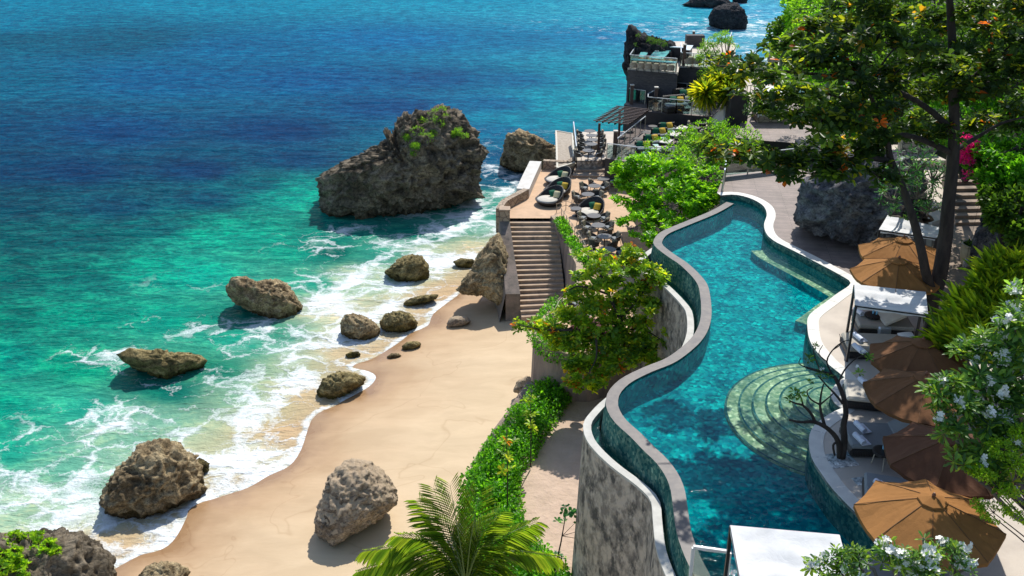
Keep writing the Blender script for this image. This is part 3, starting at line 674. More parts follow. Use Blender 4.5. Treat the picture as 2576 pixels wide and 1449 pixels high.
# ---- upper sand strip and its retaining wall
WALLT = [(1345, 960), (1300, 1030), (1250, 1100), (1212, 1165), (1196, 1230), (1195, 1300), (1230, 1380), (1290, 1449), (1350, 1520), (1420, 1600)]
wt = resample(smooth_line(W2(WALLT, 2.3), 5), .4)
sp = wt+[Vector((6, 20, 2.3)), Vector((9, 24, 2.3)), Vector((10, 38, 2.3)), Vector((8.5, 43, 2.3)), Vector((2, 42, 2.3))]
def sandpath():
    xs = np.arange(-3, 10.5, .16); ys = np.arange(19, 44, .16); X, Y = np.meshgrid(xs, ys); ins = inside(X.ravel(), Y.ravel(), sp)
    z = np.array([2.3+.07*mn.noise((x*.5, y*.5, 1))+.035*mn.noise((x*2.1, y*2.1, 5)) for x, y in zip(X.ravel(), Y.ravel())])
    n0, n1 = X.shape; idx = np.arange(n0*n1).reshape(n0, n1); F = np.stack([idx[:-1, :-1], idx[:-1, 1:], idx[1:, 1:], idx[1:, :-1]], -1).reshape(-1, 4)
    F = F[ins[F].all(1)]
    o = npmesh('sand_path', np.stack([X.ravel(), Y.ravel(), z], 1), F, M['drysand'], None, True); o['kind'] = 'structure'
sandpath()
b = MB(); b.strip(at_z(wt, 2.25), at_z(offset(wt, .4), 2.25)); b.strip(at_z(offset(wt, .4), 2.25), at_z(offset(wt, .7), .2)); b.strip(at_z(offset(wt, -.4), 2.25), at_z(wt, 2.25))
WS = 1
o = b.build('beach_retaining_wall', M['pinkwall'], None); tag(o, 'low retaining wall under the creeper hedge beside the beach', 'wall')

# ---- dining terrace
ZT = 4.6
TERR = [(1262, 549), (1276, 529), (1300, 515), (1330, 498), (1340, 470), (1362, 427), (1432, 430), (1443, 446), (1560, 430), (1720, 430), (1800, 500), (1760, 560), (1700, 640), (1690, 760), (1690, 850), (1640, 872), (1560, 885), (1480, 900), (1430, 897), (1380, 880), (1348, 856), (1342, 835), (1352, 815),
        (1372, 795), (1384, 777), (1407, 754), (1424, 742), (1447, 722), (1449, 669), (1432, 637), (1428, 604), (1412, 575), (1385, 545), (1384, 549)]
tp = W2(TERR, ZT)
sheet('terrace', tp, ZT, M['sandstone'])
tw = resample(W2([(1690, 850), (1640, 872), (1560, 885), (1480, 900), (1430, 897), (1380, 880), (1348, 856), (1342, 835), (1352, 815), (1372, 795), (1384, 777), (1407, 754), (1424, 742), (1447, 722), (1449, 669), (1432, 637), (1428, 604), (1412, 575), (1385, 547)], ZT), .25)
b = MB(); bt = [p+Vector((0, 0, 0)) for p in tw]
side = 1 if (offset(tw, .3)[20].y < tw[20].y) else -1
tw = tw[:]
b.strip(at_z(offset(tw, side*.18), 0), at_z(tw, ZT+.12)); o = b.build('curved_terrace_wall', M['pinkwall'], None, True)
tag(o, 'tall curved rendered wall holding up the dining terrace beside the stairs', 'retaining wall')
inn = offset(tw, -side*.38)
b = MB(); b.strip(at_z(tw, ZT+.12), at_z(inn, ZT+.12)); b.strip(at_z(inn, ZT+.12), at_z(inn, ZT-.02)); o = b.build('terrace_wall_capping', M['step'], None, True)
tag(o, 'rough stone capping along the curved terrace wall top', 'wall capping')
# sea side face under the terrace
sf = W2([(1262, 549), (1276, 529), (1300, 515), (1330, 498), (1340, 470), (1362, 427), (1432, 430)], ZT)
sf = [sf[0]+Vector((0.02, -.02, 0))]+sf
b = MB(); b.strip(at_z(sf, -1.5), at_z(sf, ZT-.004)); o = b.build('sea_wall', M['graywall'], None); tag(o, 'weathered sea wall dropping to the surf below the terrace', 'sea wall')
def wallrun(name, label, cat, line, z0, z1, th, mat, capmat=None, top=None, flip=1, group=None):
    line = resample(line, .5) if len(line) > 2 else line
    o_ = offset(line, flip*th); b = MB()
    zs = top if top else [z1]*len(line)
    A0, A1 = at_z(line, z0), [Vector((p.x, p.y, z)) for p, z in zip(line, zs)]; B0, B1 = at_z(o_, z0), [Vector((p.x, p.y, z)) for p, z in zip(o_, zs)]
    b.strip(A0, A1); b.strip(B1, B0); b.strip(A1, B1); b.strip([A0[0], B0[0]], [A1[0], B1[0]]); b.strip([B0[-1], A0[-1]], [B1[-1], A1[-1]])
    o = b.build(name, mat); tag(o, label, cat, group); return o
wallrun('terrace_parapet', 'curved cut stone parapet at the head of the beach stairs', 'parapet', smooth_line(W2([(1264, 549), (1276, 529), (1300, 515), (1330, 499)], ZT), 4), ZT-1, ZT+.62, .42, M['cut_stone'], flip=1)
wallrun('white_slab_bench', 'long white stone slab bench along the seaward terrace edge', 'bench', W2([(1331, 498), (1345, 465), (1362, 427)], ZT), ZT-.8, ZT+.62, .85, M['bench_white'], flip=1)
wallrun('back_parapet', 'short cut stone parapet behind the round daybeds', 'parapet', W2([(1366, 427), (1432, 430)], ZT), ZT-.8, ZT+.66, .4, M['cut_stone'], flip=1)
pr = W2([(1435, 432), (1468, 418), (1500, 405), (1524, 398)], ZT)
wallrun('sloping_parapet', 'rising cut stone parapet beside the shallow steps to the lower deck', 'parapet', pr, ZT-.5, 0, .35, M['cut_stone'], top=list(np.linspace(ZT+.75, ZT+1.45, len(resample(pr, .5)))), flip=1)

# shallow steps behind the terrace
st = wthing('garden_steps', 'two broad shallow stone steps rising from the dining terrace', 'steps', W(1500, 440, ZT))
for k in range(4):
    A, B, C_, D = W(1440+k*4, 447-k*8, ZT+.0), W(1570, 449-k*11, ZT), W(1600, 400, ZT), W(1450, 410, ZT)
    MB().prism([A, B, C_, D], ZT-.2, ZT+.16*(k+1)).build('step', M['step'], st)

# beach staircase
sc_ = wthing('beach_staircase', 'long stone staircase from the terrace down to the sand', 'staircase', W(1360, 790, .9))
NS = 20; TL, TR, BL, BR = W(1279, 549, ZT), W(1386, 549, ZT), W(1312, 797, .95), W(1412, 790, .95)
for k in range(NS):
    f0, f1 = k/NS, (k+1)/NS; zt = ZT-(ZT-.95)*(k+1)/NS
    a, c_ = TL.lerp(BL, f0), TR.lerp(BR, f0); d_, e_ = TL.lerp(BL, f1), TR.lerp(BR, f1)
    ex = Vector((0.35, 0, 0))
    MB().prism([a, c_+ex, e_+ex+Vector((0, -.03, 0)), d_+Vector((0, -.03, 0))], zt-.6 if k < NS-1 else 0, zt).build('step', M['step'], sc_)
# left flanking wall of the stairs, sloping
LW = [(1262, 562), (1274, 585), (1300, 660), (1326, 744), (1334, 772)]
f_in = [TL+Vector((-.02, .1, 0)), TL.lerp(BL, .12)+Vector((-.02, 0, 0)), TL.lerp(BL, .5)+Vector((-.02, 0, 0)), TL.lerp(BL, .93)+Vector((-.02, 0, 0)), ]
zt_ = [ZT+.45, ZT+.2, 3.45, 2.2]
th = .5; A1 = [Vector((p.x, p.y, z)) for p, z in zip(f_in, zt_)]; B1 = [p+Vector((-th-(.35*i/3), 0, 0)) for i, p in enumerate(A1)]
b = MB(); b.strip(B1, A1); b.strip(A1, at_z(A1, -.3)); b.strip([Vector((p.x-.55, p.y-.1, -.5)) for p in B1], B1); b.strip([B1[-1], A1[-1]], [Vector((*B1[-1][:2], -.3)), Vector((*A1[-1][:2], -.3))]); b.strip([A1[0], B1[0]], [Vector((*A1[0][:2], -.3)), Vector((*B1[0][:2], -.3))])
b.build('flanking_wall', M['parapet'], sc_)
pp_ = W(1268, 556, ZT); MB().box((pp_.x+.05, pp_.y-.1, 2.4), (.62, .62, 6.0)).build('end_pier', M['cut_stone'], sc_)
b = MB(); b.box((pp_.x+.05, pp_.y-.1, 5.45), (.68, .68, .1), bev=.02).build('pier_cap', M['step'], sc_)

# hillside
def hill():
    foot = resample(smooth_line([Vector((x, y, 0)) for x, y in HILLFOOT], 4), 1.2); V = []; prof = [(-1.5, -9), (0, 0), (1.0, 2.2), (2.2, 4.6), (3.5, 7), (5.5, 9.5), (8, 12), (12, 14.5), (20, 17), (45, 19), (120, 20)]
    nrm = offset(foot, -1); sg = 1 if nrm[5].x > foot[5].x else -1
    for i, p in enumerate(foot):
        n = (offset(foot, -sg*1)[i]-p) if False else (nrm[i]-p)*sg
        z0 = 9.4 if p.y < 60 else max(.0, 9.4-(p.y-60)*.26)
        for d, h in prof:
            q = p+n*d; w = min(1, max(0, d)/2)
            V.append((q.x+w*1.2*mn.noise((q.x*.25, q.y*.25, h*.2)), q.y+w*mn.noise((q.y*.3, q.x*.3, 7)), (z0 if d > -1 else -1)+(max(h, 0) if d >= 0 else 0)*(1 if p.y < 60 else .9)+w*.8*mn.noise((q.x*.4, q.y*.4, 2))))
    m = len(prof); n = len(foot); idx = np.arange(n*m).reshape(n, m)
    F = np.stack([idx[:-1, :-1], idx[1:, :-1], idx[1:, 1:], idx[:-1, 1:]], -1).reshape(-1, 4)
    o = npmesh('hillside', V, F, M['hill'], None, True); o['kind'] = 'structure'
hill()
# planted bank between terrace and decks
def bank():
    xs = np.arange(5, 27, .5); ys = np.arange(40, 78, .5); X, Y = np.meshgrid(xs, ys)
    bp = [Vector(p) for p in [(6.3, 44), (6.0, 52), (7.5, 57), (9, 62), (12.5, 68), (16, 72), (26, 75), (26, 50), (13, 50.5), (11, 47.5), (7.0, 43)]]
    ins = inside(X.ravel(), Y.ravel(), bp); z = []
    for x, y in zip(X.ravel(), Y.ravel()): z.append(4.7+2.0*min(1, max(0, (x-7.5)/5))+.3*mn.noise((x*.5, y*.5, 4)))
    n0, n1 = X.shape; idx = np.arange(n0*n1).reshape(n0, n1); F = np.stack([idx[:-1, :-1], idx[:-1, 1:], idx[1:, 1:], idx[1:, :-1]], -1).reshape(-1, 4)
    o = npmesh('planted_bank', np.stack([X.ravel(), Y.ravel(), z], 1), F[ins[F].all(1)], M['soil'], None, True); o['kind'] = 'structure'
bank()
# ================================================================ ROCKS
def ico(sub):
    bm = bmesh.new(); bmesh.ops.create_icosphere(bm, subdivisions=sub, radius=1)
    V = np.array([v.co[:] for v in bm.verts]); F = np.array([[v.index for v in f.verts] for f in bm.faces]); bm.free(); return V, F
ICO = {}
def rock(name, label, outline, zb, mat, thick=.9, sub=5, amp=.10, seed=1, freq=1.0, cat='rock', group=None, sit=.42, power=.8, parent=None, jag=1.0):
    if sub not in ICO: ICO[sub] = ico(sub)
    D, F = ICO[sub]
    P = np.array(outline, float); cx, cy = (P[:, 0].min()+P[:, 0].max())/2, (P[:, 1].min()+P[:, 1].max())/2
    Q = []
    for i in range(len(P)):
        a, b = P[i], P[(i+1) % len(P)]
        for t in np.linspace(0, 1, 14, endpoint=False): Q.append(a+(b-a)*t)
    Q = np.array(Q)-[cx, cy]; th = np.arctan2(-Q[:, 1], Q[:, 0]); rr = np.hypot(Q[:, 0], Q[:, 1]); o_ = np.argsort(th); th, rr = th[o_], rr[o_]
    hpx = (P[:, 1].max()-P[:, 1].min())/2; d = ray(cx, cy); t = (zb-CAMH)/d.z
    for _ in range(6):
        hm = hpx/FPX*t; t = (zb+sit*hm-CAMH)/d.z
    C = Vector((0, 0, CAMH))+d*t; fwd = d.normalized(); right = Vector((1, 0, 0)); right = (right-fwd*right.dot(fwd)).normalized(); up = right.cross(fwd)
    s = t/FPX
    a, b_, c_ = D[:, 0], D[:, 1], D[:, 2]
    ang = np.arctan2(b_, a); rho = np.clip(np.hypot(a, b_), 1e-6, 1)**power
    Rr = np.interp(ang, np.concatenate([th-2*np.pi, th, th+2*np.pi]), np.concatenate([rr]*3))*s
    mr = float(np.mean(rr))*s
    pts = np.array(C)[None, :]+np.outer(Rr*rho*np.cos(ang), right)+np.outer(Rr*rho*np.sin(ang), up)-np.outer(c_*np.clip(np.abs(c_),1e-3,1)**-.2*mr*thick, fwd)
    nr = D[:, 0:1]*np.array(right)+D[:, 1:2]*np.array(up)-D[:, 2:3]*np.array(fwd)
    out = np.zeros(len(pts)); f = freq/mr
    for i, p in enumerate(pts):
        q = Vector(p)*f+Vector((seed*7.1, seed*3.3, 0))
        v = mn.noise(q*1.3)*.55 + (mn.ridged_multi_fractal(q*2.4, .9, 2.2, 6, 1.0, 2.0)-1.1)*.60*jag + (mn.fractal(q*6, .8, 2.1, 5)*.34-mn.voronoi(q*4)[0][0]*.16)*jag*(.2+1.3*max(0, mn.noise(q*1.3+Vector((9, 0, 0)))+.35))
        out[i] = v
    pts = pts+nr*(out-out.mean())[:, None]*amp*1.45*mr
    o = npmesh(name, pts, F, mat, parent, sub >= 5 and False)
    if parent is None: tag(o, label, cat, group)
    return o

BIG = [(806, 470), (808, 445), (836, 428), (870, 408), (905, 398), (940, 385), (985, 362), (1002, 360), (990, 350), (972, 345), (975, 330), (1000, 318), (1002, 305), (1020, 294), (1035, 302), (1043, 287), (1060, 290), (1080, 284), (1110, 270), (1140, 285), (1158, 300), (1175, 308), (1190, 335), (1200, 360), (1222, 385), (1205, 410), (1200, 440), (1196, 470), (1206, 494), (1180, 492), (1150, 505), (1100, 525), (1040, 538), (990, 548), (940, 556), (885, 562), (845, 550), (818, 525)]
big_rock = rock('sea_rock', 'huge dark karst sea rock with green shrubs on its crest', BIG, 0, M['rock_sea'], 1.0, 7, .12, 3, 2.2, sit=.6, power=.72)
rock('sea_rock', 'brown pointed sea rock against the wooden ramp of the lower deck', [(1258, 405), (1270, 370), (1285, 340), (1310, 332), (1345, 345), (1380, 362), (1412, 370), (1420, 410), (1400, 440), (1340, 438), (1290, 428), (1262, 418)], 0, M['rock_brown'], .9, 6, .14, 5, 1.6, sit=.7)
RK = [('big pitted brown boulder in the surf with foam around it', [(268, 1262), (290, 1200), (320, 1165), (345, 1130), (390, 1115), (440, 1118), (480, 1150), (500, 1190), (503, 1235), (470, 1262), (440, 1290), (380, 1304), (320, 1302), (280, 1290)], 0, 'rock_brown', 6, .15),
      ('small dark knob of rock beside the big surf boulder', [(488, 1160), (500, 1152), (526, 1165), (524, 1185), (500, 1202), (488, 1190)], 0, 'rock_moss', 4, .14),
      ('sand dusted pale boulder standing alone on the dry beach', [(798, 1310), (808, 1260), (822, 1215), (845, 1180), (880, 1163), (930, 1165), (960, 1190), (975, 1215), (998, 1252), (990, 1275), (955, 1300), (890, 1345), (845, 1368), (810, 1345)], .9, 'rock_sandy', 6, .13),
      ('long low mossy rock awash in turquoise water', [(308, 892), (330, 876), (365, 882), (400, 885), (440, 888), (490, 892), (512, 905), (500, 922), (465, 940), (430, 954), (385, 945), (345, 925), (315, 908)], 0, 'rock_moss', 5, .15),
      ('tall hollow topped brown rock in green shallow water', [(577, 722), (588, 700), (622, 698), (650, 712), (690, 706), (715, 715), (740, 740), (760, 770), (750, 795), (715, 812), (680, 805), (640, 785), (600, 765), (582, 745)], 0, 'rock_brown', 6, .13),
      ('dark mossy rock in white surf near the staircase', [(967, 683), (990, 668), (1010, 652), (1035, 642), (1060, 645), (1080, 670), (1078, 700), (1050, 717), (1010, 712), (985, 700)], 0, 'rock_moss', 5, .14),
      ('left boulder of the pair at the wet sand edge', [(857, 815), (868, 793), (890, 790), (925, 800), (957, 825), (945, 850), (925, 862), (890, 855), (862, 840)], 0, 'rock_brown', 5, .14),
      ('right boulder of the pair at the wet sand edge', [(957, 808), (970, 790), (1000, 785), (1030, 788), (1048, 810), (1045, 828), (1015, 838), (980, 835), (960, 825)], .05, 'rock_moss', 5, .14),
      ('small flat topped dark rock on the sand right of the pair', [(1011, 870), (1025, 860), (1050, 858), (1060, 866), (1050, 876), (1025, 880), (1012, 880)], .15, 'rock_moss', 4, .14),
      ('tiny dark rock in the foam below the boulder pair', [(868, 892), (882, 885), (900, 884), (908, 892), (895, 901), (875, 900)], 0, 'rock_moss', 4, .14),
      ('tiny flat rock on bare sand below the boulder pair', [(973, 897), (985, 889), (1000, 888), (1010, 895), (995, 901), (978, 902)], .1, 'rock_brown', 4, .14),
      ('lone rounded rock on sand near the foot of the stairs', [(1123, 815), (1132, 798), (1155, 795), (1175, 797), (1185, 810), (1165, 820), (1130, 823)], .25, 'rock_sandy', 4, .12),
      ('flat tongue of reef rock lying in the surf', [(1012, 765), (1035, 750), (1070, 742), (1103, 740), (1100, 752), (1060, 765), (1025, 772)], 0, 'rock_moss', 4, .14),
      ('low reef rock beside the cliff base in foam', [(1140, 658), (1160, 650), (1190, 652), (1195, 665), (1175, 678), (1150, 672)], 0, 'rock_moss', 4, .14),
      ('dark two humped rock with foam curling round it', [(798, 985), (815, 955), (850, 938), (885, 938), (918, 950), (910, 968), (880, 985), (840, 1005), (808, 1000)], 0, 'rock_moss', 5, .15),
      ('grey rock at the foot of the curved terrace wall', [(1290, 985), (1300, 960), (1325, 945), (1345, 955), (1345, 985), (1310, 993)], 1.2, 'rock_sandy', 4, .13),
      ('small rock cut off by the bottom of the picture', [(352, 1450), (370, 1425), (400, 1415), (440, 1418), (468, 1430), (470, 1460), (420, 1490), (370, 1480)], .1, 'rock_brown', 5, .14)]
for i, (lab, ol, zb, mt, sub, amp) in enumerate(RK): rock('beach_rock', lab, ol, zb, M[mt], .95 if sub > 4 else .8, sub, amp, 11+i, 1.5, jag=.75 if mt == 'rock_sandy' else 1.0, group='rocks scattered in the surf and on the sand')
rock('cliff_outcrop', 'brown cliff outcrop that the stair wall is built on', [(1150, 730), (1165, 705), (1185, 680), (1205, 640), (1232, 605), (1256, 590), (1275, 640), (1295, 720), (1318, 800), (1295, 815), (1262, 775), (1215, 742), (1165, 742)], 0, M['rock_brown'], .75, 6, .10, 40, 1.5, sit=.75)
corner_rock = rock('shrubby_rock', 'dark rock with a bright green shrub in the near corner', [(-90, 1400), (-40, 1350), (60, 1345), (130, 1338), (175, 1345), (215, 1375), (245, 1400), (265, 1435), (280, 1500), (200, 1600), (0, 1620), (-90, 1560)], 0, M['rock_sea'], .9, 6, .12, 43, 1.6, sit=.6)
rock('far_rock', 'black boulder rising from the sea behind the cliff bar', [(1783, 45), (1795, 22), (1820, 12), (1850, 10), (1870, 25), (1879, 50), (1877, 74), (1850, 79), (1820, 74), (1788, 62)], 0, M['rock_dark'], .9, 6, .10, 51, 1.2, sit=.7, group='rocks far out in the sea')
rock('far_rock', 'long low rock far out left of the black boulder', [(1717, 12), (1740, -2), (1790, -8), (1830, 0), (1840, 14), (1810, 22), (1760, 19)], 0, M['rock_dark'], .7, 5, .14, 52, 1.4, sit=.6, group='rocks far out in the sea')
rock('far_rock', 'rock cut by the top edge right of the black boulder', [(1835, -20), (1870, -30), (1880, 0), (1878, 14), (1850, 12)], 0, M['rock_dark'], .8, 5, .14, 53, 1.2, sit=.6, group='rocks far out in the sea')
rock('far_rock', 'dark rock stack at the foot of the far green headland', [(1994, 25), (1998, -10), (2040, -40), (2080, 0), (2060, 30), (2010, 30)], 0, M['rock_dark'], .8, 5, .12, 54, 1.3, sit=.7, group='rocks far out in the sea')
rock('coast_rock', 'grey green coastal crag beyond the shaded footpath', [(1935, 190), (1938, 150), (1945, 115), (1960, 90), (1985, 78), (2030, 80), (2070, 110), (2080, 170), (2040, 200), (1980, 205)], 0, M['rock_brown'], .9, 6, .14, 55, 1.5, sit=.75)
rock('coast_rock', 'low rounded rock on the shore below the coastal crag', [(1800, 200), (1812, 186), (1835, 182), (1870, 175), (1905, 172), (1930, 180), (1930, 200), (1870, 210), (1815, 212)], 0, M['rock_brown'], .8, 5, .14, 56, 1.5, sit=.7)
PINN = [(1581, 78), (1590, 76), (1598, 84), (1604, 92), (1622, 96), (1642, 102), (1660, 110), (1690, 120), (1720, 200), (1730, 330), (1700, 440), (1650, 445), (1625, 330), (1606, 280), (1596, 240), (1582, 210), (1571, 190), (1563, 168), (1568, 150), (1570, 120), (1573, 100), (1575, 86)]
rock('cliff_pinnacle', 'jagged black sea cliff at the seaward end of the rock bar', PINN, 0, M['rock_dark'], .55, 7, .10, 60, 2.2, sit=.95, power=.7)
rock('boulder', 'massive blue grey boulder overhanging the wooden deck', [(2014, 560), (2018, 500), (2030, 455), (2060, 425), (2110, 405), (2200, 385), (2270, 400), (2310, 460), (2310, 540), (2260, 600), (2210, 625), (2150, 622), (2090, 595), (2050, 575)], ZD, M['boulder'], .75, 6, .15, 70, 1.5, sit=.8)
rock('garden_rock', 'dark rock wall bounding the stone path on the right', [(2452, 640), (2470, 560), (2490, 500), (2500, 440), (2540, 420), (2570, 500), (2560, 620), (2530, 720), (2480, 720)], ZD, M['boulder'], .6, 5, .16, 71, 1.5, sit=.8)

# ================================================================ FOLIAGE
rng = np.random.default_rng(5)
def leaves(name, P, D, Nn, L, Wd, col, mat, parent, droop=.15, fold=.12):
    n = len(P); D = D/np.linalg.norm(D, axis=1, keepdims=True); S = np.cross(D, Nn); S /= np.linalg.norm(S, axis=1, keepdims=True)+1e-9; Nn = np.cross(S, D)
    L = L[:, None]; w = Wd[:, None]*.5
    V = np.empty((n, 6, 3), np.float32)
    V[:, 0] = P
    V[:, 1] = P+D*L*.38+S*w*.62+Nn*w*fold*2; V[:, 2] = P+D*L*.76+S*w+Nn*(w*fold*2-L*droop*.45)
    V[:, 3] = P+D*L-Nn*L*droop; V[:, 4] = P+D*L*.76-S*w+Nn*(w*fold*2-L*droop*.45); V[:, 5] = P+D*L*.38-S*w*.62+Nn*w*fold*2
    i = np.arange(n)[:, None]*6; F = np.concatenate([i+[0, 1, 2, 3], i+[0, 3, 4, 5]], 0)
    c = np.repeat(np.concatenate([col, np.ones((n, 1))], 1), 6, axis=0)
    return npmesh(name, V.reshape(-1, 3), F, mat, parent, False, c)
def unit(v): return v/(np.linalg.norm(v, axis=1, keepdims=True)+1e-9)
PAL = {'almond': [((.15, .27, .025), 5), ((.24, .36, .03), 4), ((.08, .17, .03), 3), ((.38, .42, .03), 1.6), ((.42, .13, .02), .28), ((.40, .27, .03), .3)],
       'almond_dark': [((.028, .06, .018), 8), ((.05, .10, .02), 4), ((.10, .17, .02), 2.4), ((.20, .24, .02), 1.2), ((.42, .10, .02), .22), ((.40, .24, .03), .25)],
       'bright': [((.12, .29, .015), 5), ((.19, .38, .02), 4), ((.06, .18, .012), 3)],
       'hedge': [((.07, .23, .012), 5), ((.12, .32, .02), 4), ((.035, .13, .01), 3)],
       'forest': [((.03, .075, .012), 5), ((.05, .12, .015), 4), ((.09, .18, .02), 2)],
       'fern': [((.11, .25, .03), 5), ((.17, .33, .04), 3)],
       'lime': [((.20, .34, .02), 5), ((.28, .42, .03), 3), ((.10, .22, .02), 3)],
       'frangi': [((.08, .17, .05), 5), ((.13, .25, .06), 4), ((.22, .34, .05), 2), ((.05, .11, .045), 3)],
       'bluegreen': [((.03, .12, .05), 5), ((.06, .19, .07), 4), ((.14, .26, .06), 1)],
       'yucca': [((.20, .27, .02), 4), ((.36, .37, .02), 4), ((.08, .15, .02), 4)],
       'grass': [((.17, .27, .02), 5), ((.30, .38, .03), 4), ((.09, .17, .02), 3)],
       'palm': [((.13, .23, .02), 4), ((.22, .31, .04), 4), ((.08, .16, .02), 3)],
       'pink': [((.55, .02, .30), 5), ((.42, .02, .26), 3), ((.60, .05, .05), .3)]}
def palcol(pal, n, var=.3):
    p = PAL[pal]; w = np.array([x[1] for x in p]); c = np.array([x[0] for x in p])*1.3
    idx = rng.choice(len(p), n, p=w/w.sum()); return c[idx]*(1+rng.uniform(-var, var, (n, 1)))
def sample_lobes(lobes, n, shell=.35, clump=.0, cf=.8):
    """lobes: (center, (rx,ry,rz)); density by volume^(2/3)"""
    wts = np.array([(l[1][0]*l[1][1]*l[1][2])**.67 for l in lobes]); cnt = (wts/wts.sum()*n).astype(int)+1; P = []; O = []
    for (c, r), k in zip(lobes, cnt):
        d = unit(rng.normal(size=(k, 3))); rad = (shell**3+(1-shell**3)*rng.random(k))**(1/3)
        rad = rad*(1+.18*np.sin(d[:, 0]*5+c[0])*np.cos(d[:, 1]*4+c[1]))
        p = np.array(c)+d*rad[:, None]*np.array(r); P.append(p); O.append(d)
    P = np.concatenate(P); O = np.concatenate(O)
    if clump:
        k = np.array([mn.noise((p[0]*cf, p[1]*cf, p[2]*cf*1.6)) for p in P]) > (clump-1)*.5
        P, O = P[k], O[k]
    return P, O
def rosette_crown(name, lobes, n, k, L, Wd, pal, parent, tilt=.25, mat='leaf', up=.8, shell=.3, clump=.6, cf=.8, droop=.18, jit=.3):
    P, O = sample_lobes(lobes, n, shell, clump, cf); n = len(P)
    Nn = unit(O*(1-up)+np.array([0, 0, up])+rng.normal(size=(n, 3))*.28)
    T = unit(np.cross(Nn, rng.normal(size=(n, 3)))); B = np.cross(Nn, T)
    base = palcol(pal, n, .25); PP = []; DD = []; NN = []; CC = []; a0 = rng.random(n)*6.28
    sc = 1+rng.uniform(-.25, .25, n)
    for j in range(k):
        a = a0+j*2.4; tl = tilt+rng.normal(size=n)*.25+(j % 3)*.18
        d = (np.cos(a)[:, None]*T+np.sin(a)[:, None]*B)*np.cos(tl)[:, None]+Nn*np.sin(tl)[:, None]
        PP.append(P+d*L*.08); DD.append(d); NN.append(Nn+rng.normal(size=(n, 3))*.15)
        own = palcol(pal, n, .25); m = (rng.random((n, 1)) < jit); CC.append(np.where(m, own, base*(1+rng.uniform(-.2, .2, (n, 1)))))
    q = np.concatenate(PP); sL = np.tile(sc, k)*L*(1+rng.uniform(-.2, .2, len(q)))
    leaves(name, q, np.concatenate(DD), np.concatenate(NN), sL, sL*Wd, np.concatenate(CC), M[mat], parent, droop)
    return P
def scatter_crown(name, lobes, n, L, Wd, pal, parent, mat='leaf_fine', shell=.4, clump=.7, cf=1.0, droop=.1, updir=.3):
    P, O = sample_lobes(lobes, n, shell, clump, cf); n = len(P)
    D = unit(O*.8+rng.normal(size=(n, 3))*.7+np.array([0, 0, updir])); Nn = unit(rng.normal(size=(n, 3))*.6+O*.4+np.array([0, 0, .9]))
    l = L*(1+rng.uniform(-.3, .3, n)); leaves(name, P, D, Nn, l, l*Wd, palcol(pal, n), M[mat], parent, droop); return P
def trunk_to(b, base, top, r0, r1, wob=.25, seg=7, n=8):
    base, top = Vector(base), Vector(top); pts = []; rs = []
    for i in range(seg+1):
        t = i/seg; p = base.lerp(top, t); e = math.sin(math.pi*t)*wob
        pts.append(p+Vector((R.uniform(-1, 1)*e, R.uniform(-1, 1)*e, 0))); rs.append(r0+(r1-r0)*t)
    b.tube(pts, rs, n); return pts
def twigs(b, hub, P, n, r=.03, n_side=4, sag=.1):
    idx = rng.choice(len(P), min(n, len(P)), replace=False)
    for i in idx:
        a = Vector(hub); c = Vector(P[i]); m = a.lerp(c, .55)+Vector((R.uniform(-.2, .2), R.uniform(-.2, .2), R.uniform(-.15, .25)))
        b.tube([a, m, c], [r, r*.6, r*.25], n_side, False)

# --- big sea almond tree by the pool
base = Vector((15.6, 31.2, ZD-.1))
bt_ = wthing('sea_almond_tree', 'big twin trunked sea almond tree spreading over the pool terrace', 'tree', base)
Yt = 31.5
def T(x, y, Y=Yt): return WY(x, y, Y)
b = MB()
main = [base, T(2340, 770, 31.3), T(2362, 700, 31.4), T(2378, 600, 31.6), T(2385, 520), T(2398, 400), T(2400, 300), T(2398, 200), T(2395, 100), T(2390, 20), T(2385, -80)]
b.tube(smooth_line(main, 4), list(np.linspace(.31, .09, len(smooth_line(main, 4)))), 12)
lt = [T(2352, 760, 31.2), T(2330, 690, 31), T(2320, 640, 30.8), T(2300, 560, 30.6), T(2270, 470, 30.5), T(2240, 400, 30.5), T(2232, 350, 30.5), T(2210, 290, 30.5), T(2185, 230, 30.5), T(2150, 160, 30.5)]
b.tube(smooth_line(lt, 4), list(np.linspace(.19, .05, len(smooth_line(lt, 4)))), 10)
L_ = []
SPREAD = [0]
def pad(x, y, Y, r, rz=.35):
    if SPREAD[0] and y < 360: Y2_ = Y+R.uniform(-2.6, 4.2); r *= Y2_/Y; Y = Y2_
    L_.append((tuple(WY(x, y, Y)), (r, r*1.0, rz)))
limbs = [([(2240, 405, 30.5), (2180, 398, 30.2), (2080, 405, 30), (1960, 400, 30), (1840, 385, 30.2)], .11), ([(2395, 385, Yt), (2300, 345, 31), (2200, 330, 30.6), (2060, 300, 30.5), (1940, 260, 30.6)], .11),
         ([(2398, 330, Yt), (2330, 270, 31), (2230, 220, 31), (2080, 190, 31), (1900, 175, 31), (1800, 165, 31)], .12), ([(2400, 380, Yt), (2450, 350, 32), (2520, 310, 32), (2600, 290, 32)], .10), ([(2398, 260, Yt), (2440, 200, 32), (2500, 150, 32), (2560, 100, 32)], .09),
         ([(2395, 180, Yt), (2300, 140, 31), (2200, 100, 31), (2080, 60, 31.2), (2020, 40, 31.5)], .09), ([(2210, 300, 30.5), (2150, 260, 30), (2060, 230, 29.6), (1980, 220, 29.5)], .06), ([(2190, 240, 30.5), (2220, 160, 30.6), (2280, 90, 30.8)], .05)]
for pts, r in limbs:
    p = smooth_line([WY(x, y, Y) for x, y, Y in pts], 4); b.tube(p, list(np.linspace(r, .02, len(p))), 7)
SPREAD[0] = 1
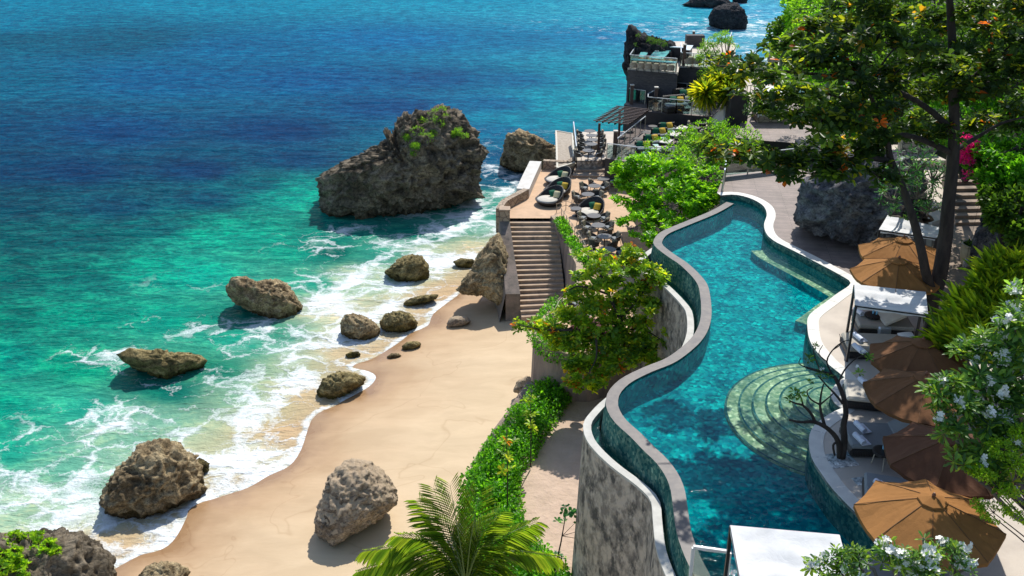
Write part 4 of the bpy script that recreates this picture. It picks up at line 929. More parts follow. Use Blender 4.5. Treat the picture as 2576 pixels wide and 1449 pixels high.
for x, y, Y, r in [(2200, -60, 31, 1.2), (2300, -40, 31, 1.3), (2400, -80, 31, 1.4), (2500, -60, 31, 1.3), (2600, -60, 32, 1.4), (2350, -180, 31, 1.4), (2480, -200, 31, 1.4), (2250, -150, 32, 1.2), (1835, 385, 30.2, .75), (1900, 392, 30, .85), (1960, 420, 29.8, .9), (2030, 405, 30, 1.0), (2090, 430, 29.6, .85), (2150, 415, 30, .9), (2215, 440, 29.8, .6), (2080, 375, 30.6, .8), (2170, 365, 30.8, .8), (1790, 365, 30.6, .45),  # the pads above the view are unseen, added to shade the deck
                   (1930, 262, 30.6, .8), (2000, 285, 30.2, .9), (2070, 310, 30.3, 1.0), (2140, 300, 30.3, 1.0), (2200, 330, 30, .8), (2120, 250, 30, 1.0), (2020, 230, 29.6, .9), (2200, 260, 29.8, .9), (2290, 335, 30.6, .8), (2330, 300, 31, .8), (1880, 225, 30.8, .6), (2270, 285, 30, .8),
                   (1820, 160, 31, .7), (1885, 168, 31, .8), (1950, 185, 31, .9), (2020, 150, 31, 1.0), (2090, 180, 31, 1.0), (2160, 200, 30.8, 1.0), (2230, 200, 30.6, 1.0), (2300, 230, 30.6, 1.0), (2080, 120, 31, .9), (2000, 105, 31.2, .8), (1960, 120, 31.3, .5),
                   (2060, 55, 31.4, .8), (2130, 75, 31, .9), (2200, 90, 31, .95), (2290, 110, 31, 1.0), (2350, 160, 30.8, .95), (2100, 20, 31.3, .7), (2190, 25, 31, .8), (2460, 210, 31.5, 1.1), (2400, 230, 30.6, 1.0), (2520, 150, 32, 1.1), (2570, 90, 32, 1.0),
                   (2490, 60, 32, 1.0), (2560, 10, 32, 1.0), (2440, 130, 31.8, .9), (2520, 300, 32, .9), (2590, 260, 32, 1.0), (2460, 320, 31.8, .8), (2350, 60, 31, .8), (2440, 20, 32, .8), (2280, 40, 31, .8), (2600, 180, 32, .9), (2380, 340, 30.9, .6)]:
    pad(x, y, Y, r)
SPREAD[0] = 0
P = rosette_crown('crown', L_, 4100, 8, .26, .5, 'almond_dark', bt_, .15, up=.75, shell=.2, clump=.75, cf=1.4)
hubs = [Vector(l[0]) for l in L_]
for i in rng.choice(len(P), 420, replace=False):
    p = Vector(P[i]); h = min(hubs, key=lambda q: (q-p).length_squared); b.tube([h+Vector((0, 0, -.1)), h.lerp(p, .6), p], [.035, .02, .01], 4, False)
b.build('trunk', M['bark'], bt_, True)

# --- sea almond tree in front of the curved terrace wall (two stems in the sand)
tb = W(1573, 928, 2.3)
t2 = wthing('sea_almond_tree', 'yellow green sea almond tree standing in the sand strip below the curved wall', 'tree', tb)
b = MB(); L_ = []; Y2 = 37.5
s1 = [tb, WY(1572, 860, 37.3), WY(1560, 800, 37.3), WY(1530, 740, 37.6), WY(1510, 690, 38)]; b.tube(smooth_line(s1, 3), list(np.linspace(.13, .05, 13)), 8)
tb2 = W(1541, 966, 2.3); s2 = [tb2, WY(1542, 900, tb2.y+.3), WY(1500, 850, tb2.y+.6), WY(1440, 830, tb2.y+1)]; b.tube(smooth_line(s2, 3), list(np.linspace(.13, .04, 10)), 8)
for pts in [[(1560, 800, 37.3), (1600, 760, 37.4), (1640, 700, 38)], [(1565, 830, 37.3), (1620, 830, 37), (1670, 860, 36.8)], [(1530, 740, 37.6), (1450, 720, 38), (1400, 760, 38)], [(1440, 830, 37.2), (1370, 830, 37.6), (1300, 815, 38)], [(1500, 850, 36.6), (1500, 900, 36), (1480, 940, 35.6)]]:
    p = smooth_line([WY(*q) for q in pts], 3); b.tube(p, list(np.linspace(.06, .015, len(p))), 6)
for x, y, Y, r in [(1505, 655, 38.6, .8), (1560, 670, 38.4, .8), (1620, 680, 38.3, .75), (1590, 640, 38.8, .45), (1650, 700, 38, .5), (1480, 700, 38.3, .7), (1540, 720, 38, .9), (1600, 730, 37.8, .8), (1450, 740, 38.2, .6), (1500, 770, 37.6, .8), (1570, 770, 37.5, .8), (1630, 770, 37.3, .6), (1420, 790, 38.1, .5),
                   (1540, 810, 37.3, .75), (1600, 820, 37, .7), (1660, 850, 36.8, .5), (1630, 870, 36.8, .5), (1300, 815, 38.3, .3), (1335, 818, 38.2, .45), (1375, 822, 38, .55), (1420, 838, 37.6, .6), (1470, 850, 37.2, .6), (1520, 860, 36.9, .6), (1440, 880, 37, .6), (1490, 900, 36.5, .6), (1560, 885, 36.5, .55), (1600, 890, 36.6, .5), (1480, 945, 36, .55), (1520, 930, 36.1, .5), (1455, 925, 36.4, .5), (1410, 870, 37.5, .5), (1640, 905, 36.5, .3), (1465, 640, 38.8, .35), (1540, 925, 36.0, .5), (1575, 905, 36.2, .5), (1450, 960, 35.6, .45), (1500, 965, 35.5, .45), (1605, 860, 36.9, .55), (1570, 850, 36.9, .6), (1440, 905, 36.6, .55), (1400, 845, 37.8, .5), (1545, 880, 36.5, .6), (1500, 820, 37.2, .7), (1450, 800, 37.8, .6)]:
    pad(x, y, Y, r, .3)
P = rosette_crown('crown', L_, 2500, 8, .23, .5, 'almond', t2, .3, up=.8, shell=.1, clump=.7, cf=1.5)
hubs = [Vector(l[0]) for l in L_]
for i in rng.choice(len(P), 160, replace=False):
    p = Vector(P[i]); h = min(hubs, key=lambda q: (q-p).length_squared); b.tube([h, p], [.02, .01], 4, False)
b.build('trunk', M['bark'], t2, True)

def hit_rock(obj, x, y):
    from mathutils.bvhtree import BVHTree
    me = obj.data; bv = BVHTree.FromPolygons([v.co[:] for v in me.vertices], [p.vertices[:] for p in me.polygons])
    h = bv.ray_cast(Vector((0, 0, CAMH)), ray(x, y).normalized()); return h[0]
def bush(name, label, cat, base, spots, n, k, L, wd, pal, kind='ros', mat='leaf', group=None, rz=.6, trunk=.07, **kw):
    t = wthing(name, label, cat, base, group); lob = [(tuple(WY(x, y, Y)), (r, r, r*rz)) for x, y, Y, r in spots]
    if kind == 'ros': P = rosette_crown('foliage', lob, n, k, L, wd, pal, t, mat=mat, **kw)
    else: P = scatter_crown('foliage', lob, n, L, wd, pal, t, mat=mat, **kw)
    b = MB(); c = Vector(lob[0][0])
    for (lc, lr) in lob[:10]: trunk_to(b, Vector(base), Vector(lc), trunk, trunk*.35, .12, 4, 6)
    for i in rng.choice(len(P), min(len(P), 60), replace=False):
        p = Vector(P[i]); h = min(lob, key=lambda q: (Vector(q[0])-p).length_squared); b.tube([Vector(h[0]), p], [trunk*.3, trunk*.1], 4, False)
    b.build('stem', M['bark'], t, True); return t
bush('sea_lettuce_bush', 'large glossy green bush between the dining tables and the pool', 'bush', (9.5, 49, 4.7),
     [(1620, 420, 52, 1.1), (1700, 430, 51, 1.2), (1560, 420, 53, .7), (1590, 460, 52, 1.0), (1650, 480, 50, 1.2), (1720, 480, 49, 1.2), (1780, 450, 49, 1.0), (1600, 510, 50, .8), (1680, 530, 48.5, 1.1), (1750, 520, 47.5, .9), (1620, 560, 48, .8), (1700, 575, 46.5, .8), (1570, 560, 49, .45), (1640, 600, 46.5, .5), (1545, 425, 53.5, .5), (1780, 490, 48, .8), (1790, 400, 52, .9), (1600, 590, 47.5, .4), (1555, 500, 50.5, .4)],
     3000, 7, .22, .55, 'bright', tilt=.35, shell=.5, clump=.8, cf=1.0)
bush('boxy_shrub', 'fresh green clipped shrub mass beside the upper dining deck', 'bush', (13, 60, 6.5),
     [(1660, 375, 57, 1.0), (1720, 350, 59, 1.2), (1780, 335, 60, 1.3), (1840, 335, 61, 1.3), (1750, 380, 56, 1.3), (1820, 370, 56, 1.2), (1880, 350, 60, 1.0), (1700, 395, 55, 1.0), (1610, 395, 57, .6), (1870, 385, 56, .9)], 9000, 0, .16, .5, 'bright', 'sc', 'leaf_fine', shell=.75, clump=.9)
bush('rock_bar_tree', 'small feathery tree beside the rock bar', 'tree', (16.9, 76, 9.0), [(1790, 110, 77, .75), (1815, 95, 77, .7), (1835, 105, 77, .45), (1770, 128, 76.5, .5), (1800, 140, 76.5, .6), (1825, 85, 77.5, .35), (1850, 120, 77, .3), (1760, 145, 76, .35)], 3200, 0, .17, .3, 'fern', 'sc', 'leaf_fine', shell=.2, clump=.7, cf=1.6)
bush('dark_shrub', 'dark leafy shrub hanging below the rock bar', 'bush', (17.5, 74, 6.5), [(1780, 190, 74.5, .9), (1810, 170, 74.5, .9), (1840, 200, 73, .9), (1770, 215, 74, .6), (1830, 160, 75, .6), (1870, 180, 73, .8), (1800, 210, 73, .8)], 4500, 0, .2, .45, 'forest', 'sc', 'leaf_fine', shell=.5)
SHR = [('feathery green shrub at the very top of the huge sea rock', [(1100, 283, 73, .55), (1085, 300, 72.5, .6), (1110, 275, 73, .35), (1065, 305, 72.5, .4), (1105, 310, 72, .45), (1120, 292, 73, .3)]),
       ('feathery shrub spilling down the middle of the sea rock', [(1050, 330, 71, .5), (1075, 345, 70.8, .45), (1090, 335, 71, .35), (1082, 362, 70.4, .3)]),
       ('small feathery shrub on the left shoulder of the sea rock', [(1025, 345, 71, .4), (1045, 368, 70.3, .35), (1040, 385, 70, .25)]),
       ('little feathery shrub on the right shoulder of the sea rock', [(1150, 332, 72, .42), (1165, 340, 72, .35), (1142, 340, 72, .3)])]
def snap(rk, spots, lift=.1):
    out = []
    for x, y, Y, r in spots:
        h = None
        for dy in range(0, 60, 6):
            h = hit_rock(rk, x, y+dy)
            if h is not None: break
        out.append((x, y, (h.y if h is not None else Y)-.05, r))
    return out
for lab, sp_ in SHR:
    sp_ = snap(big_rock, sp_)
    bush('rock_shrub', lab, 'shrub', WY(sp_[0][0], sp_[0][1]+12, sp_[0][2]+.6), sp_, 1300, 0, .17, .22, 'fern', 'sc', 'leaf_fine', group='shrubs growing on the huge sea rock', trunk=.03, shell=.2, clump=.8, cf=1.8)
bush('succulent_shrub', 'lime green succulent shrub on the rock in the near corner', 'shrub', WY(60, 1430, 27.5), snap(corner_rock, [(30, 1365, 28, .42), (80, 1360, 28, .4), (120, 1375, 27.8, .3), (20, 1400, 27.4, .4), (70, 1400, 27.4, .42), (140, 1390, 27.7, .2), (0, 1430, 27, .4), (60, 1435, 26.9, .35), (-40, 1400, 27.5, .5)]), 520, 9, .12, .55, 'lime', tilt=.6, shell=.7, clump=.95)
bush('pinnacle_grass', 'green tufts along the top of the black sea cliff', 'shrub', WY(1635, 108, 78.5), [(1625, 96, 78, .35), (1640, 102, 78.3, .35), (1655, 105, 78.6, .3), (1608, 90, 78, .22), (1670, 110, 79, .3), (1606, 112, 77.6, .3)], 1100, 0, .15, .25, 'forest', 'sc', 'leaf_fine', trunk=.02, shell=.1)

# hedge of creeper on the retaining wall, planter strip, terrace hedge
def hedge(name, label, line, w, h, n, L, pal, zoff=0, wd=.55, cat='hedge'):
    P0 = resample(smooth_line(line, 4), .35); lob = []
    for i, p in enumerate(P0):
        ww = w[0]+(w[1]-w[0])*i/len(P0) if isinstance(w, tuple) else w
        for s in (-.5, 0, .5):
            nn_ = offset(P0, 1)[i]-p if i == 0 or i else p
            lob.append((tuple(p+nn_*s*ww*R.uniform(.7, 1.1)+Vector((0, 0, zoff-.25*abs(s)*h))), (ww*.42, ww*.42, h*.5*R.uniform(.7, 1.15))))
    t = wthing(name, label, cat, P0[len(P0)//2]); Q, O = sample_lobes(lob, n, .75, .25, .9)
    m = len(Q); D = unit(rng.normal(size=(m, 3))+O*.5+np.array([0, 0, .4])); Nn = unit(rng.normal(size=(m, 3))*.45+O*.5+np.array([0, 0, .8]))
    l = L*(1+rng.uniform(-.45, .5, m)); leaves('foliage', Q, D, Nn, l, l*wd, palcol(pal, m), M['leaf'], t, .15)
    b = MB()
    for i in range(0, len(P0), 2):
        for k in range(3):
            q = P0[i]+Vector((R.uniform(-.3, .3), R.uniform(-.3, .3), 0)); b.tube([q+Vector((0, 0, -.6)), q+Vector((R.uniform(-.2, .2), R.uniform(-.2, .2), .3*h))], [.02, .008], 4, False)
    b.build('stem', M['bark'], t); return t
hedge('creeper_hedge', 'dense bright green creeper hedge along the beach retaining wall', [W(x, y, 2.45) for x, y in [(1520, 940), (1450, 955), (1390, 985), (1350, 1040), (1305, 1105), (1258, 1165), (1238, 1220), (1235, 1290), (1262, 1360), (1310, 1430), (1370, 1500)]], (1.1, 1.5), 1.2, 42000, .14, 'hedge', .15)
hedge('planter_hedge', 'narrow strip of green ground creeper beside the rope fence', [W(x, y, ZT+.1) for x, y in [(1408, 556), (1420, 575), (1436, 600), (1448, 622), (1464, 645), (1474, 668)]], .42, .32, 3000, .13, 'hedge', .1)
hedge('wall_creeper', 'green creeper spilling over the rounded corner of the terrace wall', [W(x, y, ZT+.0) for x, y in [(1400, 765), (1385, 790), (1368, 815), (1360, 838), (1375, 860), (1410, 880), (1450, 890)]], .7, .9, 5200, .13, 'hedge', .0)
for i, (x, yb, yt, lab) in enumerate([(1335, 1175, 985, 'thin dark sapling with yellowing leaves rising from the upper hedge'), (1276, 1305, 1080, 'second thin sapling with few leaves in the middle of the hedge')]):
    g = W(x, yb, 2.4); top = WY(x-2, yt, g.y); t = wthing('sapling', lab, 'sapling', g, 'thin saplings standing in the hedge'); b = MB(); b.tube([g, g.lerp(top, .5)+Vector((.03, 0, 0)), top], [.03, .022, .012], 6); b.build('stem', M['bark'], t, True)
    rosette_crown('foliage', [(tuple(g.lerp(top, f)), (.28, .28, .12)) for f in (.55, .72, .88)], 14, 5, .2, .5, 'almond', t, .2, clump=0)
g = W(1398, 1440, 2.35); top = WY(1425, 1285, g.y); t = wthing('sapling', 'young sapling with round fresh green leaves in front of the grey channel wall', 'sapling', g); b = MB(); b.tube([g+Vector((-.15, -.5, 0)), g.lerp(top, .5), top], [.035, .025, .012], 6)
for q in [(1452, 1310), (1475, 1330), (1485, 1360), (1405, 1400)]: b.tube([g.lerp(top, .6), WY(*q, g.y)], [.012, .006], 4)
b.build('stem', M['bark'], t, True); rosette_crown('foliage', [(tuple(WY(x, y, g.y)), (.16, .16, .1)) for x, y in [(1425, 1285), (1440, 1290), (1412, 1315), (1452, 1315), (1475, 1330), (1488, 1350), (1480, 1370), (1455, 1330), (1408, 1395), (1420, 1400)]], 26, 5, .17, .6, 'bluegreen', t, .3, clump=0)

# --- spiky cordyline palms beside the footpath
def spiky(name, label, base, heads, L, n, wd=.045, pal='yucca', group=None):
    t = wthing(name, label, 'palm', base, group); b = MB(); PP = []; DD = []; CC = []
    for h in heads:
        h = Vector(h); f = Vector(base).lerp(h, .45); f.x = base[0]*.7+h.x*.3; b.tube(smooth_line([Vector(base), f, h], 4), list(np.linspace(.11, .07, 9)), 8)
        d = unit(rng.normal(size=(n, 3))*np.array([1, 1, .9])+np.array([0, 0, .35])); PP.append(np.tile(np.array(h), (n, 1))+d*.08); DD.append(d); CC.append(palcol(pal, n))
    b.build('trunk', M['bark_pale'], t, True); P_ = np.concatenate(PP); D_ = np.concatenate(DD); l = L*(1+rng.uniform(-.2, .2, len(P_)))
    leaves('crown', P_, D_, unit(np.cross(np.cross(D_, [0, 0, 1.]), D_)+1e-3), l, l*wd*2, np.concatenate(CC), M['leaf'], t, .22, .3)
G1 = W(1788, 331, 6.9)
spiky('cordyline_palm', 'left spiky cordyline palm with fan shaped leaves', G1, [WY(1774, 235, G1.y)], 1.15, 340, group='spiky palms beside the footpath')
G2 = W(1830, 331, 6.9)
spiky('cordyline_palm', 'middle taller spiky palm with two leaf heads', G2, [WY(1834, 235, G2.y), WY(1812, 203, G2.y+1)], 1.15, 320, group='spiky palms beside the footpath')
G3 = W(1865, 310, 7.4)
spiky('cordyline_palm', 'rear spiky palm almost hidden by almond leaves', G3, [WY(1858, 190, G3.y)], .9, 200, group='spiky palms beside the footpath')

# --- coconut palm at the bottom
pb = W(1172, 1475, 5.2); cp = wthing('coconut_palm', 'young coconut palm with arching fronds on the near beach edge', 'palm tree', (pb.x, pb.y, 1.5))
MB().tube([(pb.x, pb.y, 1.2), (pb.x+.05, pb.y, 3.4), pb], [.2, .15, .12], 10).build('trunk', M['bark_pale'], cp, True)
for i, (x, y, z, sag) in enumerate([(900, 1436, 5.0, .9), (918, 1385, 5.6, .9), (1000, 1345, 6.6, .8), (1056, 1262, 7.4, .5), (1090, 1228, 7.9, .3), (1132, 1218, 8.1, .2), (1205, 1240, 8.0, .3), (1255, 1290, 7.2, .6), (1347, 1312, 6.8, .6), (1400, 1400, 5.6, .8), (1330, 1480, 4.9, .9), (1010, 1490, 4.6, .9), (940, 1500, 4.5, .9), (1250, 1380, 6.2, .8)]):
    tip = W(x, y, z); mid = pb.lerp(tip, .5)+Vector((0, 0, sag)); rach = resample(smooth_line([pb, pb.lerp(mid, .55)+Vector((0, 0, .18)), mid, tip], 8), .075)
    fo = MB().tube(rach, list(np.linspace(.03, .006, len(rach))), 5).build('frond', M['palmrib'], cp)
    PP = []; DD = []; NN = []; LL = []
    for j, p in enumerate(rach[3:]):
        j += 3; d = (rach[min(j+1, len(rach)-1)]-rach[j-1]).normalized(); f = j/len(rach); s = d.cross(Vector((0, 0, 1))).normalized(); n_ = s.cross(d)
        for sg in (-1, 1):
            v = s*sg*1.0+d*(.55+.7*f)+Vector((0, 0, -.28+R.uniform(-.12, .1))); PP.append(p); DD.append(v); NN.append(n_+s*sg*-.4); LL.append((.78*math.sin(math.pi*(.16+.70*f))+.12)*R.uniform(.9, 1.08))
    n_l = len(PP); LL = np.array(LL); leaves('leaflets', np.array(PP), np.array(DD), np.array(NN), LL, np.full(n_l, .036), palcol('palm', n_l), M['leaf'], fo, .28, .4)

# --- strappy leaved clumps on the right bank
SC_ = [(2440, 760, 27.5), (2490, 720, 27.8), (2540, 700, 28), (2420, 810, 26.5), (2470, 790, 26.5), (2520, 770, 26.8), (2570, 740, 27.2), (2450, 840, 25.5), (2510, 830, 25.6), (2560, 800, 26), (2480, 870, 24.8), (2540, 860, 25), (2560, 660, 28.6), (2600, 700, 28), (2600, 780, 26.2), (2400, 850, 25.8), (2510, 670, 28.6)]
SC_.sort(key=lambda q: (q[1]//60, q[0])); rows = sorted(set(q[1]//60 for q in SC_)); LILY = []
for q in SC_:
    row = [p for p in SC_ if p[1]//60 == q[1]//60]; LILY.append(['leftmost', 'second', 'third', 'fourth', 'fifth', 'sixth', 'seventh'][row.index(q)]+' strap leaved lily clump of the '+['topmost', 'second', 'third', 'fourth', 'fifth', 'sixth'][rows.index(q[1]//60)]+' row')
for i, (x, y, Y) in enumerate(SC_):
    c = WY(x, y+26, Y); c = Vector((c.x, c.y, c.z)); n = 260; t = wthing('strappy_lily', LILY[i]+' on the right bank', 'lily plant', c, 'strap leaved lilies massed on the right bank')
    az = rng.random(n)*6.28; el = rng.uniform(.45, 1.45, n); d = np.stack([np.cos(az)*np.cos(el), np.sin(az)*np.cos(el), np.sin(el)], 1)
    P_ = np.array(c)+rng.normal(size=(n, 3))*np.array([.22, .22, .05]); l = rng.uniform(.65, 1.1, n); nn_ = unit(np.cross(np.cross(d, [0, 0, 1.]), d)+1e-3)
    leaves('leaf_clump', P_, d, nn_, l, np.full(n, .038), palcol('grass', n), M['leaf'], t, .3, .3)
# --- frangipani trees
def flowers(P, n, parent, r=.045, spread=.10, per=10):
    vis = np.argsort(P[:, 1]-P[:, 2]*1.2+rng.random(len(P))*1.2)[:max(n, len(P)//2)]; idx = rng.choice(vis, min(n, len(vis)), replace=False)
    for i in idx:
        m = per*5; c = np.repeat(P[i][None]+np.array([0, 0, .05])+rng.normal(size=(per, 3))*spread*.55, 5, axis=0); a = np.tile(np.arange(5)*1.2566, per)+np.repeat(rng.random(per)*6, 5)
        up = np.repeat(unit(rng.normal(size=(per, 3))*.5+np.array([-.2, -.5, .8])), 5, axis=0); T_ = unit(np.cross(up, [1, .1, 0])); B_ = np.cross(up, T_)
        d = np.cos(a)[:, None]*T_+np.sin(a)[:, None]*B_+up*.25; leaves('flower_cluster', c, d, up, np.full(m, r*1.7), np.full(m, r*1.25), np.ones((m, 3)), M['petal'], parent, .1)
def frangi(label, base, spots, n, nf, L=.22, pal='frangi', k=8, kinds=None, tw=90):
    t = wthing('frangipani_tree', label, 'frangipani tree', base, 'frangipani trees around the pool'); lob = [(tuple(WY(x, y, Y)), (r, r, r*.6)) for x, y, Y, r in spots]
    P = rosette_crown('crown', lob, n, k, L, .27, pal, t, .25, up=.75, shell=.3, clump=.7, cf=2.0, droop=.12); b = MB()
    hubs = [Vector(l[0])-Vector((0, 0, l[1][2]*.9)) for l in lob]
    for h in hubs: trunk_to(b, Vector(base), h, .10, .03, .2, 5, 7)
    for i in rng.choice(len(P), min(len(P), tw), replace=False):
        p = Vector(P[i]); h = min(hubs, key=lambda q: (q-p).length_squared); b.tube([h, h.lerp(p, .5)+Vector((0, 0, -.03)), p], [.028, .02, .014], 5, False)
    b.build('trunk', M['bark_pale'], t, True); flowers(P, nf, t); return t
frangi('dense white flowering frangipani crown at the right edge above the parasols', (14.4, 18.5, ZD),
       [(2560, 800, 19.5, .5), (2500, 860, 19.5, .45), (2570, 900, 19.2, .55), (2450, 930, 19.2, .4), (2390, 960, 18.8, .3), (2350, 990, 18.6, .22), (2510, 960, 19, .5), (2420, 1010, 18.6, .4), (2560, 1010, 18.8, .5), (2480, 1050, 18.5, .5), (2400, 1080, 18.2, .35), (2360, 1040, 18.3, .2), (2560, 1110, 18.2, .5), (2480, 1140, 18, .45), (2420, 1160, 17.9, .3), (2530, 1200, 17.6, .4), (2430, 880, 19.6, .3), (2580, 740, 20, .4), (2380, 1010, 18.6, .3), (2520, 1080, 18.4, .45)], 700, 52, .27)
frangi('leafy white flowering frangipani across the bottom right corner', (8.6, 12.4, ZD),
       [(2060, 1420, 14.2, .16), (2110, 1400, 14.2, .18), (2160, 1400, 14.2, .2), (2130, 1440, 14, .22), (2200, 1420, 14, .2), (2240, 1390, 14.1, .2), (2290, 1400, 14, .25), (2325, 1345, 14.3, .16), (2350, 1400, 14, .25), (2400, 1380, 14.2, .2), (2410, 1430, 14, .25), (2250, 1450, 13.8, .3), (2340, 1460, 13.8, .3), (2180, 1460, 13.9, .25), (2320, 1430, 13.9, .25), (2060, 1455, 13.9, .2)], 260, 22, .17)
def bare_frangi():
    g = W(2118, 1152, ZD); t = wthing('frangipani_tree', 'bare branched frangipani planted in the deck beside the curved steps', 'frangipani tree', g, 'frangipani trees around the pool'); b = MB(); Y0 = g.y
    Q = lambda x, y, dY=0: WY(x, y, Y0+dY)
    br = [([(2118, 1152, 0), (2124, 1110, 0), (2122, 1070, .1), (2128, 1040, .2), (2122, 1000, .3), (2108, 965, .4), (2095, 945, .5), (2065, 935, .5), (2030, 925, .5)], .11, .03), ([(2112, 1150, 0), (2108, 1110, -.1), (2085, 1080, -.2), (2050, 1062, -.3), (2015, 1062, -.4), (1985, 1056, -.4)], .09, .03),
          ([(2108, 1110, -.1), (2096, 1120, -.2), (2100, 1145, -.2)], .04, .03), ([(2050, 1062, -.3), (2040, 1040, -.3), (2020, 1020, -.4), (2002, 1015, -.4), (1985, 1008, -.4)], .05, .02), ([(2020, 1020, -.4), (2015, 1000, -.4), (2005, 985, -.4)], .03, .015), ([(2075, 1072, -.2), (2066, 1040, 0), (2063, 1018, 0), (2066, 990, .1), (2072, 965, .2)], .05, .02),
          ([(2063, 1018, 0), (2040, 1005, -.1), (2030, 985, -.2), (2045, 975, -.2)], .03, .012), ([(2063, 1018, 0), (2085, 1000, .1), (2098, 988, .2)], .03, .012), ([(2120, 1015, .2), (2098, 988, .2), (2078, 968, .3), (2058, 945, .3)], .04, .015), ([(2108, 965, .4), (2125, 930, .6), (2150, 905, .8), (2180, 890, .9)], .03, .012), ([(2095, 945, .5), (2080, 910, .7), (2095, 880, .9), (2120, 860, 1.0), (2140, 855, 1.0)], .03, .01),
          ([(2095, 880, .9), (2115, 865, 1), (2112, 840, 1.1)], .02, .008), ([(2065, 935, .5), (2050, 900, .6), (2045, 870, .7)], .025, .01), ([(2080, 910, .7), (2060, 890, .8), (2070, 868, .9)], .02, .008), ([(2030, 925, .5), (2010, 915, .5), (2015, 900, .5)], .02, .01)]
    for pts, r0, r1 in br: p = smooth_line([Q(*q) for q in pts], 3); b.tube(p, list(np.linspace(r0, r1, len(p))), 7)
    b.build('trunk', M['bark'], t, True); ends = [np.array(Q(*p[0][-1])) for p in br]
    rosette_crown('crown', [(tuple(Q(x, y, d)), (.08, .08, .05)) for x, y, d in [(2000, 985, -.4), (2010, 990, -.4), (1998, 1000, -.4), (2035, 960, -.1), (2085, 950, .4), (2160, 940, .5), (2180, 900, .9), (2050, 870, .7), (2035, 905, .6), (2060, 940, .4), (1990, 1005, -.4)]], 22, 5, .15, .36, 'frangi', t, .35, clump=0)
    flowers(np.array([Q(2170, 888, .9), Q(2158, 925, .6), Q(2065, 932, .5)]), 3, t, .022, .05, 5)
bare_frangi()
frangi('twiggy frangipani behind the twin trunks and the far white canopy', W(2330, 560, ZD), [(2260, 430, 36, .8), (2300, 400, 36.5, .8), (2250, 480, 36, .8), (2310, 470, 36, .9), (2350, 430, 36.5, .8), (2290, 530, 35.6, .7), (2340, 510, 35.6, .7), (2240, 530, 35.8, .4)], 230, 3, .2, 'bluegreen', 6, tw=160)

# --- hillside vegetation, trees one by one
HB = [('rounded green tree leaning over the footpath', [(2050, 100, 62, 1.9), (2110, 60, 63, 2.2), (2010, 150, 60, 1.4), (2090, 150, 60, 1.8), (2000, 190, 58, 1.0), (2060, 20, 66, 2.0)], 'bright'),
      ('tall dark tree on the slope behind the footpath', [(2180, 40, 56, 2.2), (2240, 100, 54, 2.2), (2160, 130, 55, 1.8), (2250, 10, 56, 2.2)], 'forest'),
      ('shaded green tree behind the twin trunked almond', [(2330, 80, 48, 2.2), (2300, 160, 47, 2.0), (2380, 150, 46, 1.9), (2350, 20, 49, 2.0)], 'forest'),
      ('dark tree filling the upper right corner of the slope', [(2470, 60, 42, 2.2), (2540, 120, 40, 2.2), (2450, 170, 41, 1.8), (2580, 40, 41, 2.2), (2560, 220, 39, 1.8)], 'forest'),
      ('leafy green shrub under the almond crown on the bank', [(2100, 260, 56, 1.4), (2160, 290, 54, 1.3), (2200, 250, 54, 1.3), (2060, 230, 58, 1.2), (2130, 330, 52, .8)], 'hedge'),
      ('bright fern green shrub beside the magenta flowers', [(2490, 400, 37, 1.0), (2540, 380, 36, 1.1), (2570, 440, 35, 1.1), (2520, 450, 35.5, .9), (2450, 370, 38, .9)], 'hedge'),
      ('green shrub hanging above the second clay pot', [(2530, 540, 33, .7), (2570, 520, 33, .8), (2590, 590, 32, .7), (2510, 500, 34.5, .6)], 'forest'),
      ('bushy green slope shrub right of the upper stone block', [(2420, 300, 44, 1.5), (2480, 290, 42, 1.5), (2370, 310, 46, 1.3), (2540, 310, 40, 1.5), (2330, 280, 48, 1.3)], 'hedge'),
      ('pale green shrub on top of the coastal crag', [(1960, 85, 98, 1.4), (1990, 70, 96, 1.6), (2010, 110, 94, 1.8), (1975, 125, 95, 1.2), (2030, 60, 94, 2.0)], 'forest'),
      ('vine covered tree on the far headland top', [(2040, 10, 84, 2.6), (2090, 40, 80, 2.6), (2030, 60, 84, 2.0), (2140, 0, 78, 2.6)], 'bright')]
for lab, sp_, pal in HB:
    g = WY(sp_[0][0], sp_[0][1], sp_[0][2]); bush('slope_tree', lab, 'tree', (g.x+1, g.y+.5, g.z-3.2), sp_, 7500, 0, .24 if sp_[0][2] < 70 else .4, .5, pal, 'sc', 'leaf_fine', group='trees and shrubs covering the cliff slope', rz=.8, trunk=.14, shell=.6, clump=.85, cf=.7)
bush('leafy_creeper', 'fine leaved green creeper beside the frangipani at the right edge', 'creeper', (13.6, 16.5, 10), [(2520, 1130, 17.6, .3), (2560, 1170, 17.4, .3), (2480, 1190, 17.4, .25), (2540, 1240, 17.2, .3), (2450, 1180, 17.6, .2), (2500, 1290, 17, .3), (2570, 1290, 17, .3), (2460, 1270, 17.1, .15), (2570, 1090, 17.8, .25)], 5200, 0, .07, .5, 'lime', 'sc', 'leaf_fine', trunk=.03, shell=.1, clump=.7, cf=2.5)
bgv = bush('bougainvillea', 'magenta bougainvillea hanging above the stone steps', 'flowering shrub', (21.6, 38, 12), [(2430, 355, 37, .45), (2445, 375, 37, .5), (2425, 400, 36.8, .4), (2435, 425, 36.6, .35), (2470, 370, 37, .35), (2430, 455, 36.3, .2), (2475, 460, 36, .2), (2480, 385, 36.8, .3)], 3000, 0, .09, .75, 'pink', 'sc', 'leaf_fine', trunk=.03, shell=.2, clump=.8, cf=2.0)
